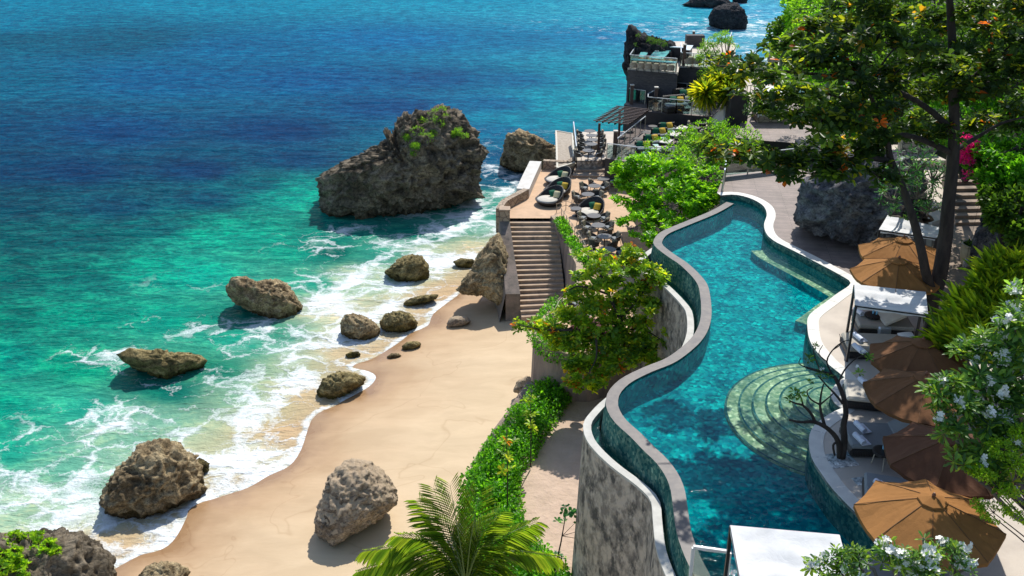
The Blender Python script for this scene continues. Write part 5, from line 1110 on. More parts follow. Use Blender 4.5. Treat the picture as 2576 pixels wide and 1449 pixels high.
# ================================================================ DECKS AND RAILINGS
def deckbody(name, label, pts, z, th, top, side, cat='deck'):
    t = wthing(name, label, cat, W(*pts[0], z)); P = W2(pts, z)
    MB().prism([(p.x, p.y) for p in P], th, z-.006).build('base_wall', side, t)
    b = MB(); Q = P if sum(P[i].x*P[(i+1) % len(P)].y-P[(i+1) % len(P)].x*P[i].y for i in range(len(P))) > 0 else P[::-1]
    b.add([(p.x, p.y, z) for p in Q], [tuple(range(len(Q)))]); b.build('floor_boards', top, t); return t
ZL, ZDN, ZS, ZB, ZPT = 5.5, 6.2, 7.2, 9.5, 8.0
deckbody('lower_deck', 'narrow stone floored deck under the dark pergola', [(1452, 404), (1504, 404), (1541, 396), (1600, 345), (1575, 330), (1450, 332)], ZL, -1, M['deckstone'], M['graywall'])
deckbody('upper_dining_deck', 'dark boarded dining deck with glass balustrade', [(1522, 398), (1600, 412), (1760, 412), (1860, 330), (1800, 300), (1622, 305), (1622, 325)], ZDN, 3.0, M['wood_dark'], M['darkfascia'])
deckbody('lounge_deck', 'raised lounge deck with glass panels behind the dining deck', [(1625, 281), (1780, 293), (1850, 290), (1850, 222), (1690, 235), (1630, 268)], ZS, 3.0, M['wood_dark'], M['darkfascia'])
deckbody('landing_deck', 'small landing deck left of the lounge deck', [(1570, 262), (1625, 281), (1650, 255), (1590, 240)], 7.0, 3.0, M['wood_dark'], M['darkfascia'])
deckbody('rock_bar_deck', 'rock bar platform cantilevered over dark stone cladding', [(1579, 175), (1704, 186), (1707, 169), (1775, 174), (1850, 178), (1850, 108), (1750, 104), (1612, 104)], ZB, -1, M['deckstone'], M['darkstone'])
b = MB()
for a, c in [((1579, 175), (1704, 186)), ((1704, 186), (1707, 169)), ((1707, 169), (1850, 178))]: b.bar(W(*a, ZB-.05)+Vector((0, -.04, 0)), W(*c, ZB-.05)+Vector((0, -.04, 0)), .10, .28)
o = b.build('deck_edge_beam', M['railpost']); tag(o, 'pale edge beam around the rock bar platform', 'beam')
deckbody('footpath_deck', 'wide sunlit timber footpath leading to the pool deck', [(1845, 345), (1900, 352), (2000, 360), (2100, 330), (2080, 262), (2010, 250), (1880, 255), (1868, 300)], ZPT, 3, M['wood'], M['darkfascia'])
deckbody('upper_path_deck', 'shaded timber deck continuing behind the big boulder', [(2000, 352), (2050, 420), (2180, 420), (2360, 395), (2360, 352), (2150, 320)], 8.8, 3, M['wood'], M['darkfascia'])
# grey path to the headland
sheet('footpath', W2([(1790, 215), (1880, 190), (1940, 190), (2010, 205), (2010, 235), (1880, 262)], 7.6), 7.6, M['deckstone'])

def balustrade(label, pts, z, h=1.08, n=3, group='frameless glass balustrades of the cliff restaurant', zs=None, cap=True):
    P = [W(x, y, z) for x, y in pts] if zs is None else [W(x, y, zz) for (x, y), zz in zip(pts, zs)]
    t = wthing('glass_balustrade', label, 'balustrade', P[0], group)
    for a, c in zip(P[:-1], P[1:]):
        m = max(1, int(round((c-a).length/1.3)))
        for i in range(m):
            p, q = a.lerp(c, i/m), a.lerp(c, (i+1)/m); d = (q-p).normalized()
            b = MB(); b.bar(p+d*.05+Vector((0, 0, h*.5)), q-d*.05+Vector((0, 0, h*.5)), .015, h*.86); b.build('glass_panel', M['glass'], t)
        for i in range(m+1):
            p = a.lerp(c, i/m); MB().box(p+Vector((0, 0, h*.5)), (.06, .06, h)).build('post', M['railpost'], t)
        if cap: MB().bar(a+Vector((0, 0, h)), c+Vector((0, 0, h)), .07, .05).build('top_rail', M['steel'], t)
    return t
balustrade('glass balustrade rising along the left side of the upper dining deck', [(1543, 393), (1622, 328)], ZDN)
balustrade('glass balustrade on the front edge of the upper dining deck', [(1526, 399), (1600, 409), (1700, 409)], ZDN)
balustrade('glass balustrade on the left and front of the lounge deck', [(1684, 240), (1629, 270), (1628, 279), (1700, 286), (1778, 293)], ZS)
balustrade('glass balustrade along the back of the lounge deck', [(1688, 240), (1765, 247)], ZS)
balustrade('glass balustrade around the small landing deck', [(1596, 242), (1581, 256), (1622, 262)], 7.0)
balustrade('glass balustrade in front of the row of bar chairs', [(1612, 128), (1583, 172), (1701, 182)], ZB)
balustrade('glass balustrade right of the bar post', [(1711, 140), (1711, 166), (1775, 171), (1800, 172)], ZB)
balustrade('glass balustrade at the far end of the pool', [(1818, 482), (1824, 445), (1990, 425)], ZD, 1.15)
balustrade('glass balustrade at the far right edge of the rock bar', [(1838, 112), (1832, 130), (1828, 145)], ZB)
# near glass screen by the pool
A = W(1742, 1478, ZC+.01); t = wthing('glass_screen', 'white framed glass screen beside the near white canopy', 'glass screen', A); zt = 10.9
A = W(1744, 1378, zt); B_ = W(1836, 1391, zt)
b = MB(); b.bar(A+Vector((0, 0, .03)), B_+Vector((0, 0, .03)), .07, .07)
for p in (A, B_): b.bar(p, (p.x, p.y, ZC), .07)
b.build('frame', M['whitepaint'], t); b = MB(); b.bar((A+B_)/2-Vector((0, 0, .8)), (A+B_)/2-Vector((0, 0, .8))+Vector((.001, 0, 0)), .01); 
q = [Vector((A.x+.05, A.y, zt-.05)), Vector((B_.x-.05, B_.y, zt-.05)), Vector((B_.x-.05, B_.y, ZC+.05)), Vector((A.x+.05, A.y, ZC+.05))]
MB().add([*q, *[p+Vector((0, .012, 0)) for p in q]], [(0, 1, 2, 3), (7, 6, 5, 4), (0, 4, 5, 1), (1, 5, 6, 2), (2, 6, 7, 3), (3, 7, 4, 0)]).build('glass_panel', M['glass'], t)
def post(x, y, z, h, lab, w=.26):
    p = W(x, y, z); t = wthing('lamp_post', lab, 'post', p, 'brown timber posts with pale caps'); MB().box(p+Vector((0, 0, h/2)), (w, w, h)).build('shaft', M['post'], t); MB().box(p+Vector((0, 0, h+.04)), (w+.06, w+.06, .08), bev=.02).build('post_cap', M['cap'], t)
post(1546, 393, ZDN, 1.75, 'brown capped post at the near corner of the upper dining deck')
post(1648, 276, ZS, 1.7, 'brown capped post at the front left of the lounge deck')
post(1692, 247, ZS, 1.75, 'brown capped post at the back of the lounge deck')
post(1588, 262, 7.0, 1.5, 'brown capped post on the small landing deck'); post(1605, 250, 7.0, 2.2, 'dark capped post in shade behind the landing deck')
post(1719, 167, ZB, 1.7, 'brown capped post beside the step in the rock bar edge', .22); post(1743, 112, ZB, 1.1, 'short dark post on top of the bar kiosk', .2)

# pergola
pg = wthing('pergola', 'dark timber slatted pergola over the lower deck', 'pergola', W(1504, 402, ZL))
zp = ZL+2.45; c00, c01, c11, c10 = W(1500, 306, zp), W(1556, 270, zp), W(1630, 279, zp), W(1577, 316, zp)
for i in range(12):
    f = i/11; MB().bar(c00.lerp(c01, f)+Vector((-.2, 0, .1)), c10.lerp(c11, f)+Vector((.1, 0, .1)), .07, .05).build('slat', M['pergola'], pg)
for i in range(6):
    f = i/5; MB().bar(c00.lerp(c10, f), c01.lerp(c11, f), .07, .12).build('rafter', M['pergola'], pg)
for c in (W(1508, 310, zp), W(1560, 276, zp)): MB().box((c.x, c.y, (zp+ZL)/2), (.16, .16, zp-ZL)).build('pergola_post', M['pergola'], pg)
# ramp of bamboo treads leading down beside the lower deck
rp = wthing('bamboo_stair', 'open bamboo tread stair ramp beside the lower deck', 'stair ramp', W(1404, 430, 4))
za, zb2 = 5.2, 4.4; r0, r1, r2, r3 = W(1402, 425, za), W(1444, 412, za), W(1440, 338, zb2), W(1399, 331, zb2)
for a, c in ((r0, r3), (r1, r2)): MB().bar(a, c, .14, .22).build('stringer', M['railpost'], rp)
MB().bar(r3, r2, .12, .2).build('stringer', M['railpost'], rp); MB().bar(r0, r1, .14, .22).build('stringer', M['railpost'], rp)
for i in range(14):
    f = (i+.5)/14; a, c = r0.lerp(r3, f), r1.lerp(r2, f); MB().box(((a+c)/2), ((c-a).length, (r3-r0).length/14*.72, .05), math.atan2((c-a).y, (c-a).x)).build('tread', M['bamboo'], rp)
MB().add([r0+Vector((0, 0, -.15)), r1+Vector((0, 0, -.15)), r2+Vector((0, 0, -.15)), r3+Vector((0, 0, -.15)), Vector((*r0[:2], -1)), Vector((*r1[:2], -1)), Vector((*r2[:2], -1)), Vector((*r3[:2], -1))], [(0, 1, 2, 3), (0, 4, 5, 1), (3, 7, 4, 0), (1, 5, 6, 2)]).build('support_wall', M['graywall'], rp)
balustrade('steel topped glass side rail of the bamboo stair ramp', [(1449, 404), (1442, 340)], 5.4, 1.05)

# stone balustrade slab by the palms and the cabana
t = wthing('stone_balustrade', 'sloping white stone balustrade slab behind the cordyline palms', 'stone balustrade', W(1800, 315, ZDN)); a, c = W(1792, 318, ZDN+.3), W(1826, 285, ZPT+.3)
MB().bar(a, c, .35, .9).build('slab', M['bench_white'], t); MB().bar(a+Vector((0, 0, .47)), c+Vector((0, 0, .47)), .42, .06).build('coping', M['coping_white'], t)
b = MB(); p = W(1862, 302, ZPT); b.box(p+Vector((-.3, 0, .8)), (1.3, 1.4, 2.4), bev=.04); o = b.build('bar_counter', M['darkfascia']); tag(o, 'black service kiosk block behind the cordyline palms', 'kiosk')
cb = wthing('beach_cabana', 'white draped cabana on a stone plinth beside the footpath', 'cabana', W(1940, 300, ZPT)); p = W(1943, 300, ZPT)
MB().box(p+Vector((0, 0, .2)), (2.6, 1.8, .4), bev=.03).build('plinth', M['cut_stone'], cb); MB().box(p+Vector((0, 0, .47)), (2.5, 1.7, .14), bev=.05).build('mattress', M['cushion'], cb)
MB().box(p+Vector((0, .75, 1.0)), (2.5, .12, 1.1), bev=.03).build('back_drape', M['white'], cb)
for sx in (-1, 1):
    for sy in (-1, 1): MB().box(p+Vector((sx*1.25, sy*.85, 1.1)), (.07, .07, 2.0)).build('post', M['whitepaint'], cb)
MB().box(p+Vector((0, 0, 2.12)), (2.6, 1.8, .08), bev=.02).build('roof_cloth', M['white'], cb)
b = MB()
for i in range(12):
    q = W(1868+i*9, 250-i*1.5, ZPT); b.box(q+Vector((0, 0, .5)), (.05, .05, 1.0))
a, c = W(1868, 250, ZPT), W(1967, 233, ZPT); 
t = wthing('path_fence', 'pale vertical bar fence behind the white cabana', 'fence', a); b.build('fence_bars', M['railpost'], t); MB().bar(a+Vector((0, 0, 1)), c+Vector((0, 0, 1)), .06).build('top_rail', M['railpost'], t)
sb = W(2313, 385, 10.0); t = wthing('stone_block', 'low wall of stacked pale stone blocks on the upper terrace', 'stone wall', sb); MB().box(sb+Vector((0, .3, .45)), (2.1, .7, 1.1), bev=.04).build('wall', M['blocks'], t); MB().box(sb+Vector((0, .3, -.7)), (5.5, 3.0, 1.3)).build('plinth', M['deckstone'], t)
# stone steps on the right
t = wthing('path_steps', 'shaded stone steps climbing beside the magenta flowers', 'steps', W(2445, 560, ZD))
for k in range(9):
    z = ZD+.17*(k+1); y = 560-k*17; a, c, d_, e = W(2405-k*1.5, y, z), W(2492+k, y-2, z), W(2496+k, y-30, z), W(2402-k*1.5, y-28, z); MB().prism([a, c, d_+Vector((0, .4, 0)), e+Vector((0, .4, 0))], ZD-.2, z).build('step', M['path'], t)

# ================================================================ FURNITURE
def wchair(label, group, seatmat='olivec', frame='wicker2'):
    t = thing('wicker_armchair', label, 'chair', (0, 0, -50), 0, group)
    n = 9; b = MB(); A0 = []; A1 = []; B0 = []; B1 = []
    for i in range(n):
        a = math.radians(-30+240*i/(n-1)); top = .80 if 2 < i < 6 else .80-.16*abs(4-i)/4*1.4; r = .29
        A0.append((r*math.cos(a), r*math.sin(a), .40)); A1.append(((r+.05)*math.cos(a), (r+.05)*math.sin(a), top)); B0.append(((r-.03)*math.cos(a), (r-.03)*math.sin(a), .40)); B1.append(((r+.02)*math.cos(a), (r+.02)*math.sin(a), top))
    b.strip(A0, A1); b.strip(B1, B0); b.strip(A1, B1); b.build('back_shell', M[frame], t)
    MB().lathe([(.27, .34), (.30, .38), (.29, .42)], 12).build('seat', M[frame], t)
    MB().box((0, .02, .46), (.44, .42, .09), bev=.03).build('seat_cushion', M['mattress_grey'], t); MB().box((0, .19, .68), (.38, .12, .34), rx=-.25, bev=.04).build('back_cushion', M[seatmat], t)
    for sx in (-1, 1):
        for sy in (-1, 1): MB().tube([(sx*.2, sy*.2, .36), (sx*.27, sy*.27, 0)], [.018, .014], 5).build('leg', M['metal_dark'], t)
    return t
def rtable(label, group, r=.42, h=.74):
    t = thing('round_table', label, 'table', (0, 0, -50), 0, group)
    MB().lathe([(r-.02, h-.03), (r, h-.015), (r, h), ], 22).build('table_top', M['tabletop'], t); MB().tube([(0, 0, h-.03), (0, 0, .03)], .035, 8).build('pedestal', M['metal_dark'], t)
    MB().lathe([(.24, 0), (.24, .02), (.04, .05)], 14).build('foot', M['metal_dark'], t); return t
def rbed(label, group):
    t = thing('round_daybed', label, 'daybed', (0, 0, -50), 0, group); n = 28; b = MB(); O0 = []; O1 = []; O2 = []; I1 = []; I0 = []
    for i in range(n):
        a = 2*math.pi*i/n; hb = .36+.72*max(0, (math.cos(a-math.radians(30))+.3)/1.3)**1.1
        O0.append((.62*math.cos(a), .62*math.sin(a), 0)); O1.append((.88*math.cos(a), .88*math.sin(a), .26)); O2.append((.93*math.cos(a), .93*math.sin(a), hb)); I1.append((.86*math.cos(a), .86*math.sin(a), hb)); I0.append((.80*math.cos(a), .80*math.sin(a), .28))
    V = O0+O1+O2+I1+I0; F = [(k*n+i, k*n+(i+1) % n, (k+1)*n+(i+1) % n, (k+1)*n+i) for k in range(4) for i in range(n)]; F.append(tuple(range(n-1, -1, -1)))
    npmesh('wicker_basket', V, F, M['wicker'], t, True); MB().lathe([(.64, .26), (.68, .32), (.68, .38), (.62, .42)], 26, (-.14, -.08, 0)).build('mattress', M['cushion'], t, True); return t
def pillow(mat, label, loc, rz=0, group='throw cushions on the round daybeds and sofas', s=.45, cat='cushion', tilt=-.9):
    b = MB(); n = 6; V = []; F = []
    for sgn in (1, -1):
        for i in range(n+1):
            for j in range(n+1):
                u, v = i/n*2-1, j/n*2-1; k = (1-u**4)*(1-v**4); V.append((u*s/2*(1-.06*v*v), v*s/2*(1-.06*u*u), sgn*s*.16*k**.6))
    m = (n+1)**2
    for i in range(n):
        for j in range(n): a = i*(n+1)+j; F += [(a, a+n+1, a+n+2, a+1), (m+a+1, m+a+n+2, m+a+n+1, m+a)]
    from mathutils import Euler
    rot = Euler((tilt, 0, rz)).to_matrix(); V = [rot@Vector(v) for v in V]
    o = npmesh('throw_cushion', V, F, M[mat], None, True); o.location = loc; tag(o, label, cat, group); return o
# round daybeds on the terrace
proto_bed = rbed('', 'round black rattan daybeds on the terrace')
beds = [(1403, 452, 'round rattan daybed farthest away beside the back parapet'), (1402, 480, 'round rattan daybed between the two other daybeds by the slab bench'), (1382, 502, 'round rattan daybed nearest the head of the beach stairs'), (1483, 533, 'round rattan daybed among the dining tables next to the bush')]
for i, (x, y, lab) in enumerate(beds):
    p = W(x, y, ZT+.3); p.z = ZT; o = proto_bed if i == 0 else dup(proto_bed); o.location = p; o['label'] = lab; o.rotation_euler = (0, 0, .1 if i < 3 else .3)
    w = ['far', 'middle', 'near', 'dining side'][i]
    pillow('greenc', f'dark green cushion on the {w} round daybed', p+Vector((.22, .38, .60)), .4, tilt=1.0)
    pillow(['creamc', 'yellowc', 'creamc', 'yellowc'][i], f"{['cream', 'yellow', 'cream', 'yellow'][i]} cushion on the {w} round daybed", p+Vector((.48, .12, .62)), -.5, tilt=1.0)
# dining groups: (x, y, z, facing, label)
CH = wchair('', 'grey rattan armchairs around the terrace tables'); TB = rtable('', 'round slate topped dining tables'); usedc = [0]; usedt = [0]; CB = wchair('', 'beige chairs of the cliff restaurant', 'creamc', 'bamboo'); usedb = [0]
def place(proto, used, loc, rz, label, group=None, scale=None):
    o = proto if not used[0] else dup(proto); used[0] = 1; o.location = loc; o.rotation_euler = (0, 0, rz); o['label'] = label
    if group: o['group'] = group
    if scale: o.scale = (scale,)*3
    return o
ORD = [(1518, 449, 'table half under the bush by the shallow steps'), (1496, 467, 'table behind the middle of the terrace'), (1479, 488, 'table right of the near daybed'), (1494, 542, 'table in front of the dining side daybed'), (1505, 566, 'table halfway along the rope fence'), (1521, 594, 'table opposite the planter hedge'), (1531, 627, 'table nearest the two stemmed almond tree'), (1478, 758, 'table on the rounded corner under almond leaves')]
ANG = [(200, 330, 20), (150, 30, 270, 215), (160, 20, 215, 310), (150, 215, 25, 320), (150, 215, 30, 310), (150, 215, 30, 300), (170, 230, 20, 310), (150, 240, 330)]
WORD = {0: 'right', 1: 'back', 2: 'left', 3: 'front'}
for i, ((x, y, lab), an) in enumerate(zip(ORD, ANG)):
    p = W(x, y, ZT+.74); p.z = ZT; place(TB, usedt, p, 0, 'round dark '+lab)
    for a in an:
        a2 = math.radians(a); q = p+Vector((math.cos(a2), math.sin(a2), 0))*.78; sd = 'sea side' if 120 < a < 200 else 'near left' if a < 260 and a >= 200 else 'near right' if a >= 260 else 'land side'
        place(CH, usedc, q, a2-math.pi/2+R.uniform(-.15, .15), f'armchair at the {sd} of the '+lab)
p = W(1449, 524, ZT+.5); p.z = ZT; t = rtable('low round side table left of the dining side daybed', None, .36, .5); t.location = p
# lower deck sets under the pergola
for i, (x, y, lab) in enumerate([(1484, 329, 'farthest table on the lower deck'), (1488, 340, 'second table on the lower deck'), (1489, 351, 'middle table on the lower deck'), (1488, 362, 'fourth table on the lower deck'), (1480, 378, 'nearest table on the lower deck')]):
    p = W(x, y, ZL+.74); p.z = ZL; place(TB, usedt, p, 0, 'round dark '+lab, 'tables on the lower deck')
    for s in (-1, 1): place(CH, usedc, p+Vector((s*.72, -.05, 0)), s*-math.pi/2, f"armchair on the {'sea' if s < 0 else 'land'} side of the "+lab, 'armchairs on the lower deck')
# upper dining deck rows: round table, sofa with cushions, white bench table, chair
SO = thing('rattan_sofa', '', 'sofa', (0, 0, -50), 0, 'rattan sofas in rows on the dining deck')
MB().box((0, 0, .18), (1.3, .7, .3), bev=.05).build('base', M['wicker'], SO); MB().box((0, -.03, .39), (1.2, .62, .14), bev=.05).build('seat_cushion', M['mattress_grey'], SO); MB().box((0, .33, .5), (1.3, .1, .6), bev=.04).build('backrest', M['wicker'], SO); MB().box((.62, 0, .42), (.1, .7, .3), bev=.04).build('armrest', M['wicker'], SO)
BT = thing('bench_table', '', 'table', (0, 0, -50), 0, 'white slatted tables on the dining deck')
MB().box((0, 0, .72), (.7, 1.0, .05), bev=.01).build('table_top', M['bench_white'], BT)
for sx in (-1, 1):
    for sy in (-1, 1): MB().box((sx*.3, sy*.44, .35), (.05, .05, .7)).build('leg', M['metal_dark'], BT)
us, ub = [0], [0]
for i, (tx, ty, sx, sy, bx, by_) in enumerate([(1642, 320, 1680, 324, 1716, 322), (1624, 335, 1662, 338, 1697, 338), (1602, 351, 1643, 355, 1676, 356), (1588, 368, 1622, 372, 1655, 374)]):
    rw = ['back', 'second', 'third', 'front'][i]
    p = W(tx, ty, ZDN+.5); p.z = ZDN; place(TB, usedt, p, 0, f'round dark table in the {rw} row of the dining deck', 'tables on the dining deck', .8)
    p = W(sx, sy, ZDN+.4); p.z = ZDN; place(SO, us, p, .25, f'rattan sofa in the {rw} row of the dining deck')
    pillow('yellowc', f'yellow cushion on the sofa in the {rw} row', p+Vector((.15, .12, .62)), .4, s=.5, tilt=1.0); pillow('greenc', f'green cushion on the sofa in the {rw} row', p+Vector((-.38, .14, .62)), -.1, s=.5, tilt=1.0)
    p = W(bx, by_, ZDN+.7); p.z = ZDN; place(BT, ub, p, -.5, f'white slatted table in the {rw} row of the dining deck')
    o = MB().box((0, 0, 0), (.55, .5, .42), bev=.06).build('pouf', M['turq_c']); o.location = p+Vector((-.75, .1, .22)); tag(o, f'pale mint padded stool in the {rw} row of the dining deck', 'stool', 'mint stools on the dining deck')
for x, y, lab in [(1765, 308, 'round table beside the stone balustrade'), (1748, 320, 'round table right of the second row'), (1735, 335, 'round table at the bush edge')]:
    p = W(x, y, ZDN+.74); p.z = ZDN; place(TB, usedt, p, 0, 'dark '+lab+' on the dining deck', 'tables on the dining deck')
    for s in (-1, 1): place(CB, usedb, p+Vector((s*.7, .15, 0)), s*-math.pi/2, f"beige chair {'left' if s < 0 else 'right'} of the dark {lab}", 'beige chairs on the dining deck')
for x, y, lab in [(1694, 236, 'round table at the back of the lounge deck'), (1668, 258, 'round table at the front of the lounge deck')]:
    p = W(x, y, ZS+.6); p.z = ZS; place(TB, usedt, p, 0, 'dark '+lab, 'tables on the lounge deck')
for x, y, lab in [(1700, 268, 'large rattan sofa at the front of the lounge deck'), (1725, 250, 'large rattan sofa at the back of the lounge deck')]:
    p = W(x, y, ZS+.4); p.z = ZS; place(SO, us, p, .3, lab, 'sofas on the lounge deck', 1.5); pillow('greenc', 'green cushion on the '+lab.replace('large rattan ', ''), p+Vector((-.2, .15, .9)), .1, s=.55, tilt=.9); pillow('yellowc', 'yellow cushion on the '+lab.replace('large rattan ', ''), p+Vector((.35, .15, .9)), .1, s=.5, tilt=.9)
# rock bar furniture
bc = wthing('bar_counter', 'long glass topped bar counter behind the row of bar chairs', 'bar counter', W(1645, 165, ZB)); a, c = W(1590, 149, ZB+.74), W(1702, 157, ZB+.74)
MB().bar(a, c, .42, .05).build('counter_top', M['turq'], bc)
for i in range(5): q = a.lerp(c, i/4); MB().box(q-Vector((0, 0, .38)), (.07, .3, .7)).build('counter_leg', M['metal_dark'], bc)
for i in range(6):
    p = W(1594+i*18.6, 172+i*1.4, ZB+.3); p.z = ZB; place(CB, usedb, p+Vector((0, .15, 0)), math.pi, f"{['first', 'second', 'third', 'fourth', 'fifth', 'sixth'][i]} beige bar chair from the sea end of the counter", 'beige chairs along the bar counter')
for i, p4 in enumerate([[(1617, 118), (1637, 122), (1622, 144), (1607, 142)], [(1650, 124), (1690, 124), (1668, 148), (1632, 145)], [(1725, 113), (1744, 114), (1736, 126), (1720, 125)]]):
    zt = ZB+.85; q = [W(x, y, zt) for x, y in p4]; lab = ['narrow turquoise glass table at the seaward corner of the bar', 'wide turquoise glass display table laid with glassware', 'pale folding table top beside the bar post'][i]
    t = wthing('display_table', lab, 'table', q[0], 'glass topped tables of the rock bar'); MB().prism(q, zt-.06, zt).build('table_top', M['turq'] if i < 2 else M['steel'], t); MB().prism([p.lerp((q[0]+q[2])/2, .15) for p in q], ZB, zt-.06).build('cabinet', M['darkfascia'], t)
    if i == 1:
        for k in range(9):
            pp = q[0].lerp(q[1], .12+.1*(k % 3)+.05).lerp(q[3].lerp(q[2], .15+.1*(k % 3)), .15+.3*(k//3)); o = MB().lathe([(.03, 0), (.05, .12), (.04, .2)], 8).build('glass_jar', M['steel']); o.location = (pp.x, pp.y, zt); tag(o, 'clear glass jar in the cluster on the wide turquoise table', 'jar', 'glass jars on the wide turquoise table')
bk = wthing('bar_back_wall', 'long dark back wall with steel top behind the bar tables', 'wall', W(1680, 125, ZB)); a, c = W(1632, 114, ZB+1.1), W(1724, 120, ZB+1.1)
MB().bar(a, c, .3, .06).build('steel_top', M['steel'], bk); MB().bar(a-Vector((0, 0, .55)), c-Vector((0, 0, .55)), .22, 1.02).build('dark_panel', M['darkfascia'], bk)
kk = W(1748, 118, ZB); o = MB().box(kk+Vector((0, .3, .5)), (1.6, .8, 1.0), bev=.03).build('bar_kiosk', M['darkstone']); tag(o, 'dark square kiosk at the back of the rock bar', 'kiosk')
for x, lab in [(1733, 'left'), (1752, 'right')]:
    p = W(x, 160, ZB+.4); p.z = ZB; place(CB, usedb, p, math.pi+.3, f'{lab} beige wing chair facing the small bar table', 'beige wing chairs by the bar kiosk', 1.2)
p = W(1742, 148, ZB+.7); p.z = ZB; place(TB, usedt, p, 0, 'small table between the beige wing chairs of the rock bar', 'tables of the rock bar', .8)
# rope fence
def fence(label, pts, z, n):
    P = resample(smooth_line(W2(pts, z), 4), .62); t = wthing('rope_fence', label, 'fence', P[0], 'low rustic fences around the planter')
    for p in P: MB().tube([p, p+Vector((0, 0, .62))], .022, 6).build('fence_post', M['bamboo'], t)
    for h in (.30, .58): MB().tube([p+Vector((0, 0, h)) for p in P], .018, 5).build('rail', M['bamboo'], t)
fence('low bamboo fence bordering the planter and the dining tables', [(1412, 547), (1422, 562), (1440, 588), (1455, 610), (1468, 632), (1480, 662)], ZT, 0)
fence('short bamboo fence between the near daybed and the dining tables', [(1400, 535), (1425, 527), (1447, 535)], ZT, 0)
fence('short bamboo rail in the creeper on the rounded terrace corner', [(1414, 770), (1400, 795), (1390, 815)], ZT, 0)
# maroon parasol under the almond tree
def parasol(label, x, y, r, mat, rz, zap=2.75, drop=.62, n=8, zbase=ZD, group='market parasols along the pool deck', tilt=0):
    p = W(x, y, zbase+zap); t = thing('parasol', label, 'parasol', (p.x, p.y, zbase), rz, group)
    rings = 6; V = [(0, 0, zap)]; F = []
    for k in range(1, rings+1):
        f = k/rings
        for i in range(n*6):
            a = 2*math.pi*i/(n*6); m = (i % 6)/6; c = math.cos(math.pi/n)/math.cos((m-.5)*2*math.pi/n); c = c+(1-c)*.0
            sag = .085*math.sin(math.pi*m)*f*f+.012*math.sin(a*23+k*2)*f
            V.append((r*f*c*math.cos(a), r*f*c*math.sin(a), zap-drop*(f**1.08)-sag))
    N_ = n*6
    for i in range(N_): F.append((0, 1+i, 1+(i+1) % N_))
    for k in range(rings-1):
        for i in range(N_): a = 1+k*N_; F.append((a+i, a+N_+i, a+N_+(i+1) % N_, a+(i+1) % N_))
    a = 1+(rings-1)*N_; base = len(V); V += [(V[a+i][0]*1.002, V[a+i][1]*1.002, V[a+i][2]-.10) for i in range(N_)]
    cn = npmesh('canopy', V, F, mat, t, False)
    vb = [V[a+i] for i in range(N_)]+V[base:]; npmesh('valance', vb, [(i, N_+i, N_+(i+1) % N_, (i+1) % N_) for i in range(N_)], mat, cn)
    MB().tube([(0, 0, 0), (0, 0, zap+.08)], .03, 8).build('pole', M['woodpole'], t)
    for i in range(n):
        q = 2*math.pi*i/n; MB().tube([(0, 0, zap-.05), (r*.98*math.cos(q), r*.98*math.sin(q), zap-drop-.02)], .012, 4).build('rib', M['woodpole'], t)
    b = MB()
    for i in range(n):
        q = 2*math.pi*i/n; b.tube([(r*f*math.cos(q), r*f*math.sin(q), zap-drop*(f**1.08)+.012) for f in (.03, .3, .6, .85, 1.0)], .008, 4)
    b.build('seams', M['seam'], cn)
    MB().lathe([(.34, zap-drop*.19+.03), (.33, zap-drop*.17+.05), (.02, zap+.05)], n, capb=False).build('vent_cap', mat, cn)
    MB().lathe([(.03, zap+.02), (.05, zap+.08), (.02, zap+.14)], 8).build('finial', M['woodpole'], t); MB().lathe([(.3, 0), (.3, .06), (.05, .1)], 14).build('base', M['metal_dark'], t); return t
parasol('farthest tan parasol beside the clay urn, dappled with leaf shade', 2274, 600, 1.62, M['tan'], .2)
parasol('tan parasol just in front of the farthest one, above the middle white canopy', 2262, 652, 1.62, M['tan'], .42)
parasol('tan parasol in painted shade directly below the twin tree trunks', 2322, 858, 1.52, M['brown'], .1)
parasol('tan parasol in painted shade between two shaded sun beds and flowers', 2330, 945, 1.62, M['brown'], .35)
parasol('tan parasol in deep painted shade above the round side table with blue bottle', 2400, 1098, 1.66, M['tan_deep_shade'], .2)
parasol('largest sunlit tan parasol at the lower right with tree shadow', 2348, 1252, 1.66, M['tan'], .45)
p = W(1483, 812, ZT+2.2); parasol('small maroon parasol under the almond leaves', 1483, 806, .95, M['maroon'], 0, 2.1, .4, 8, ZT, None)
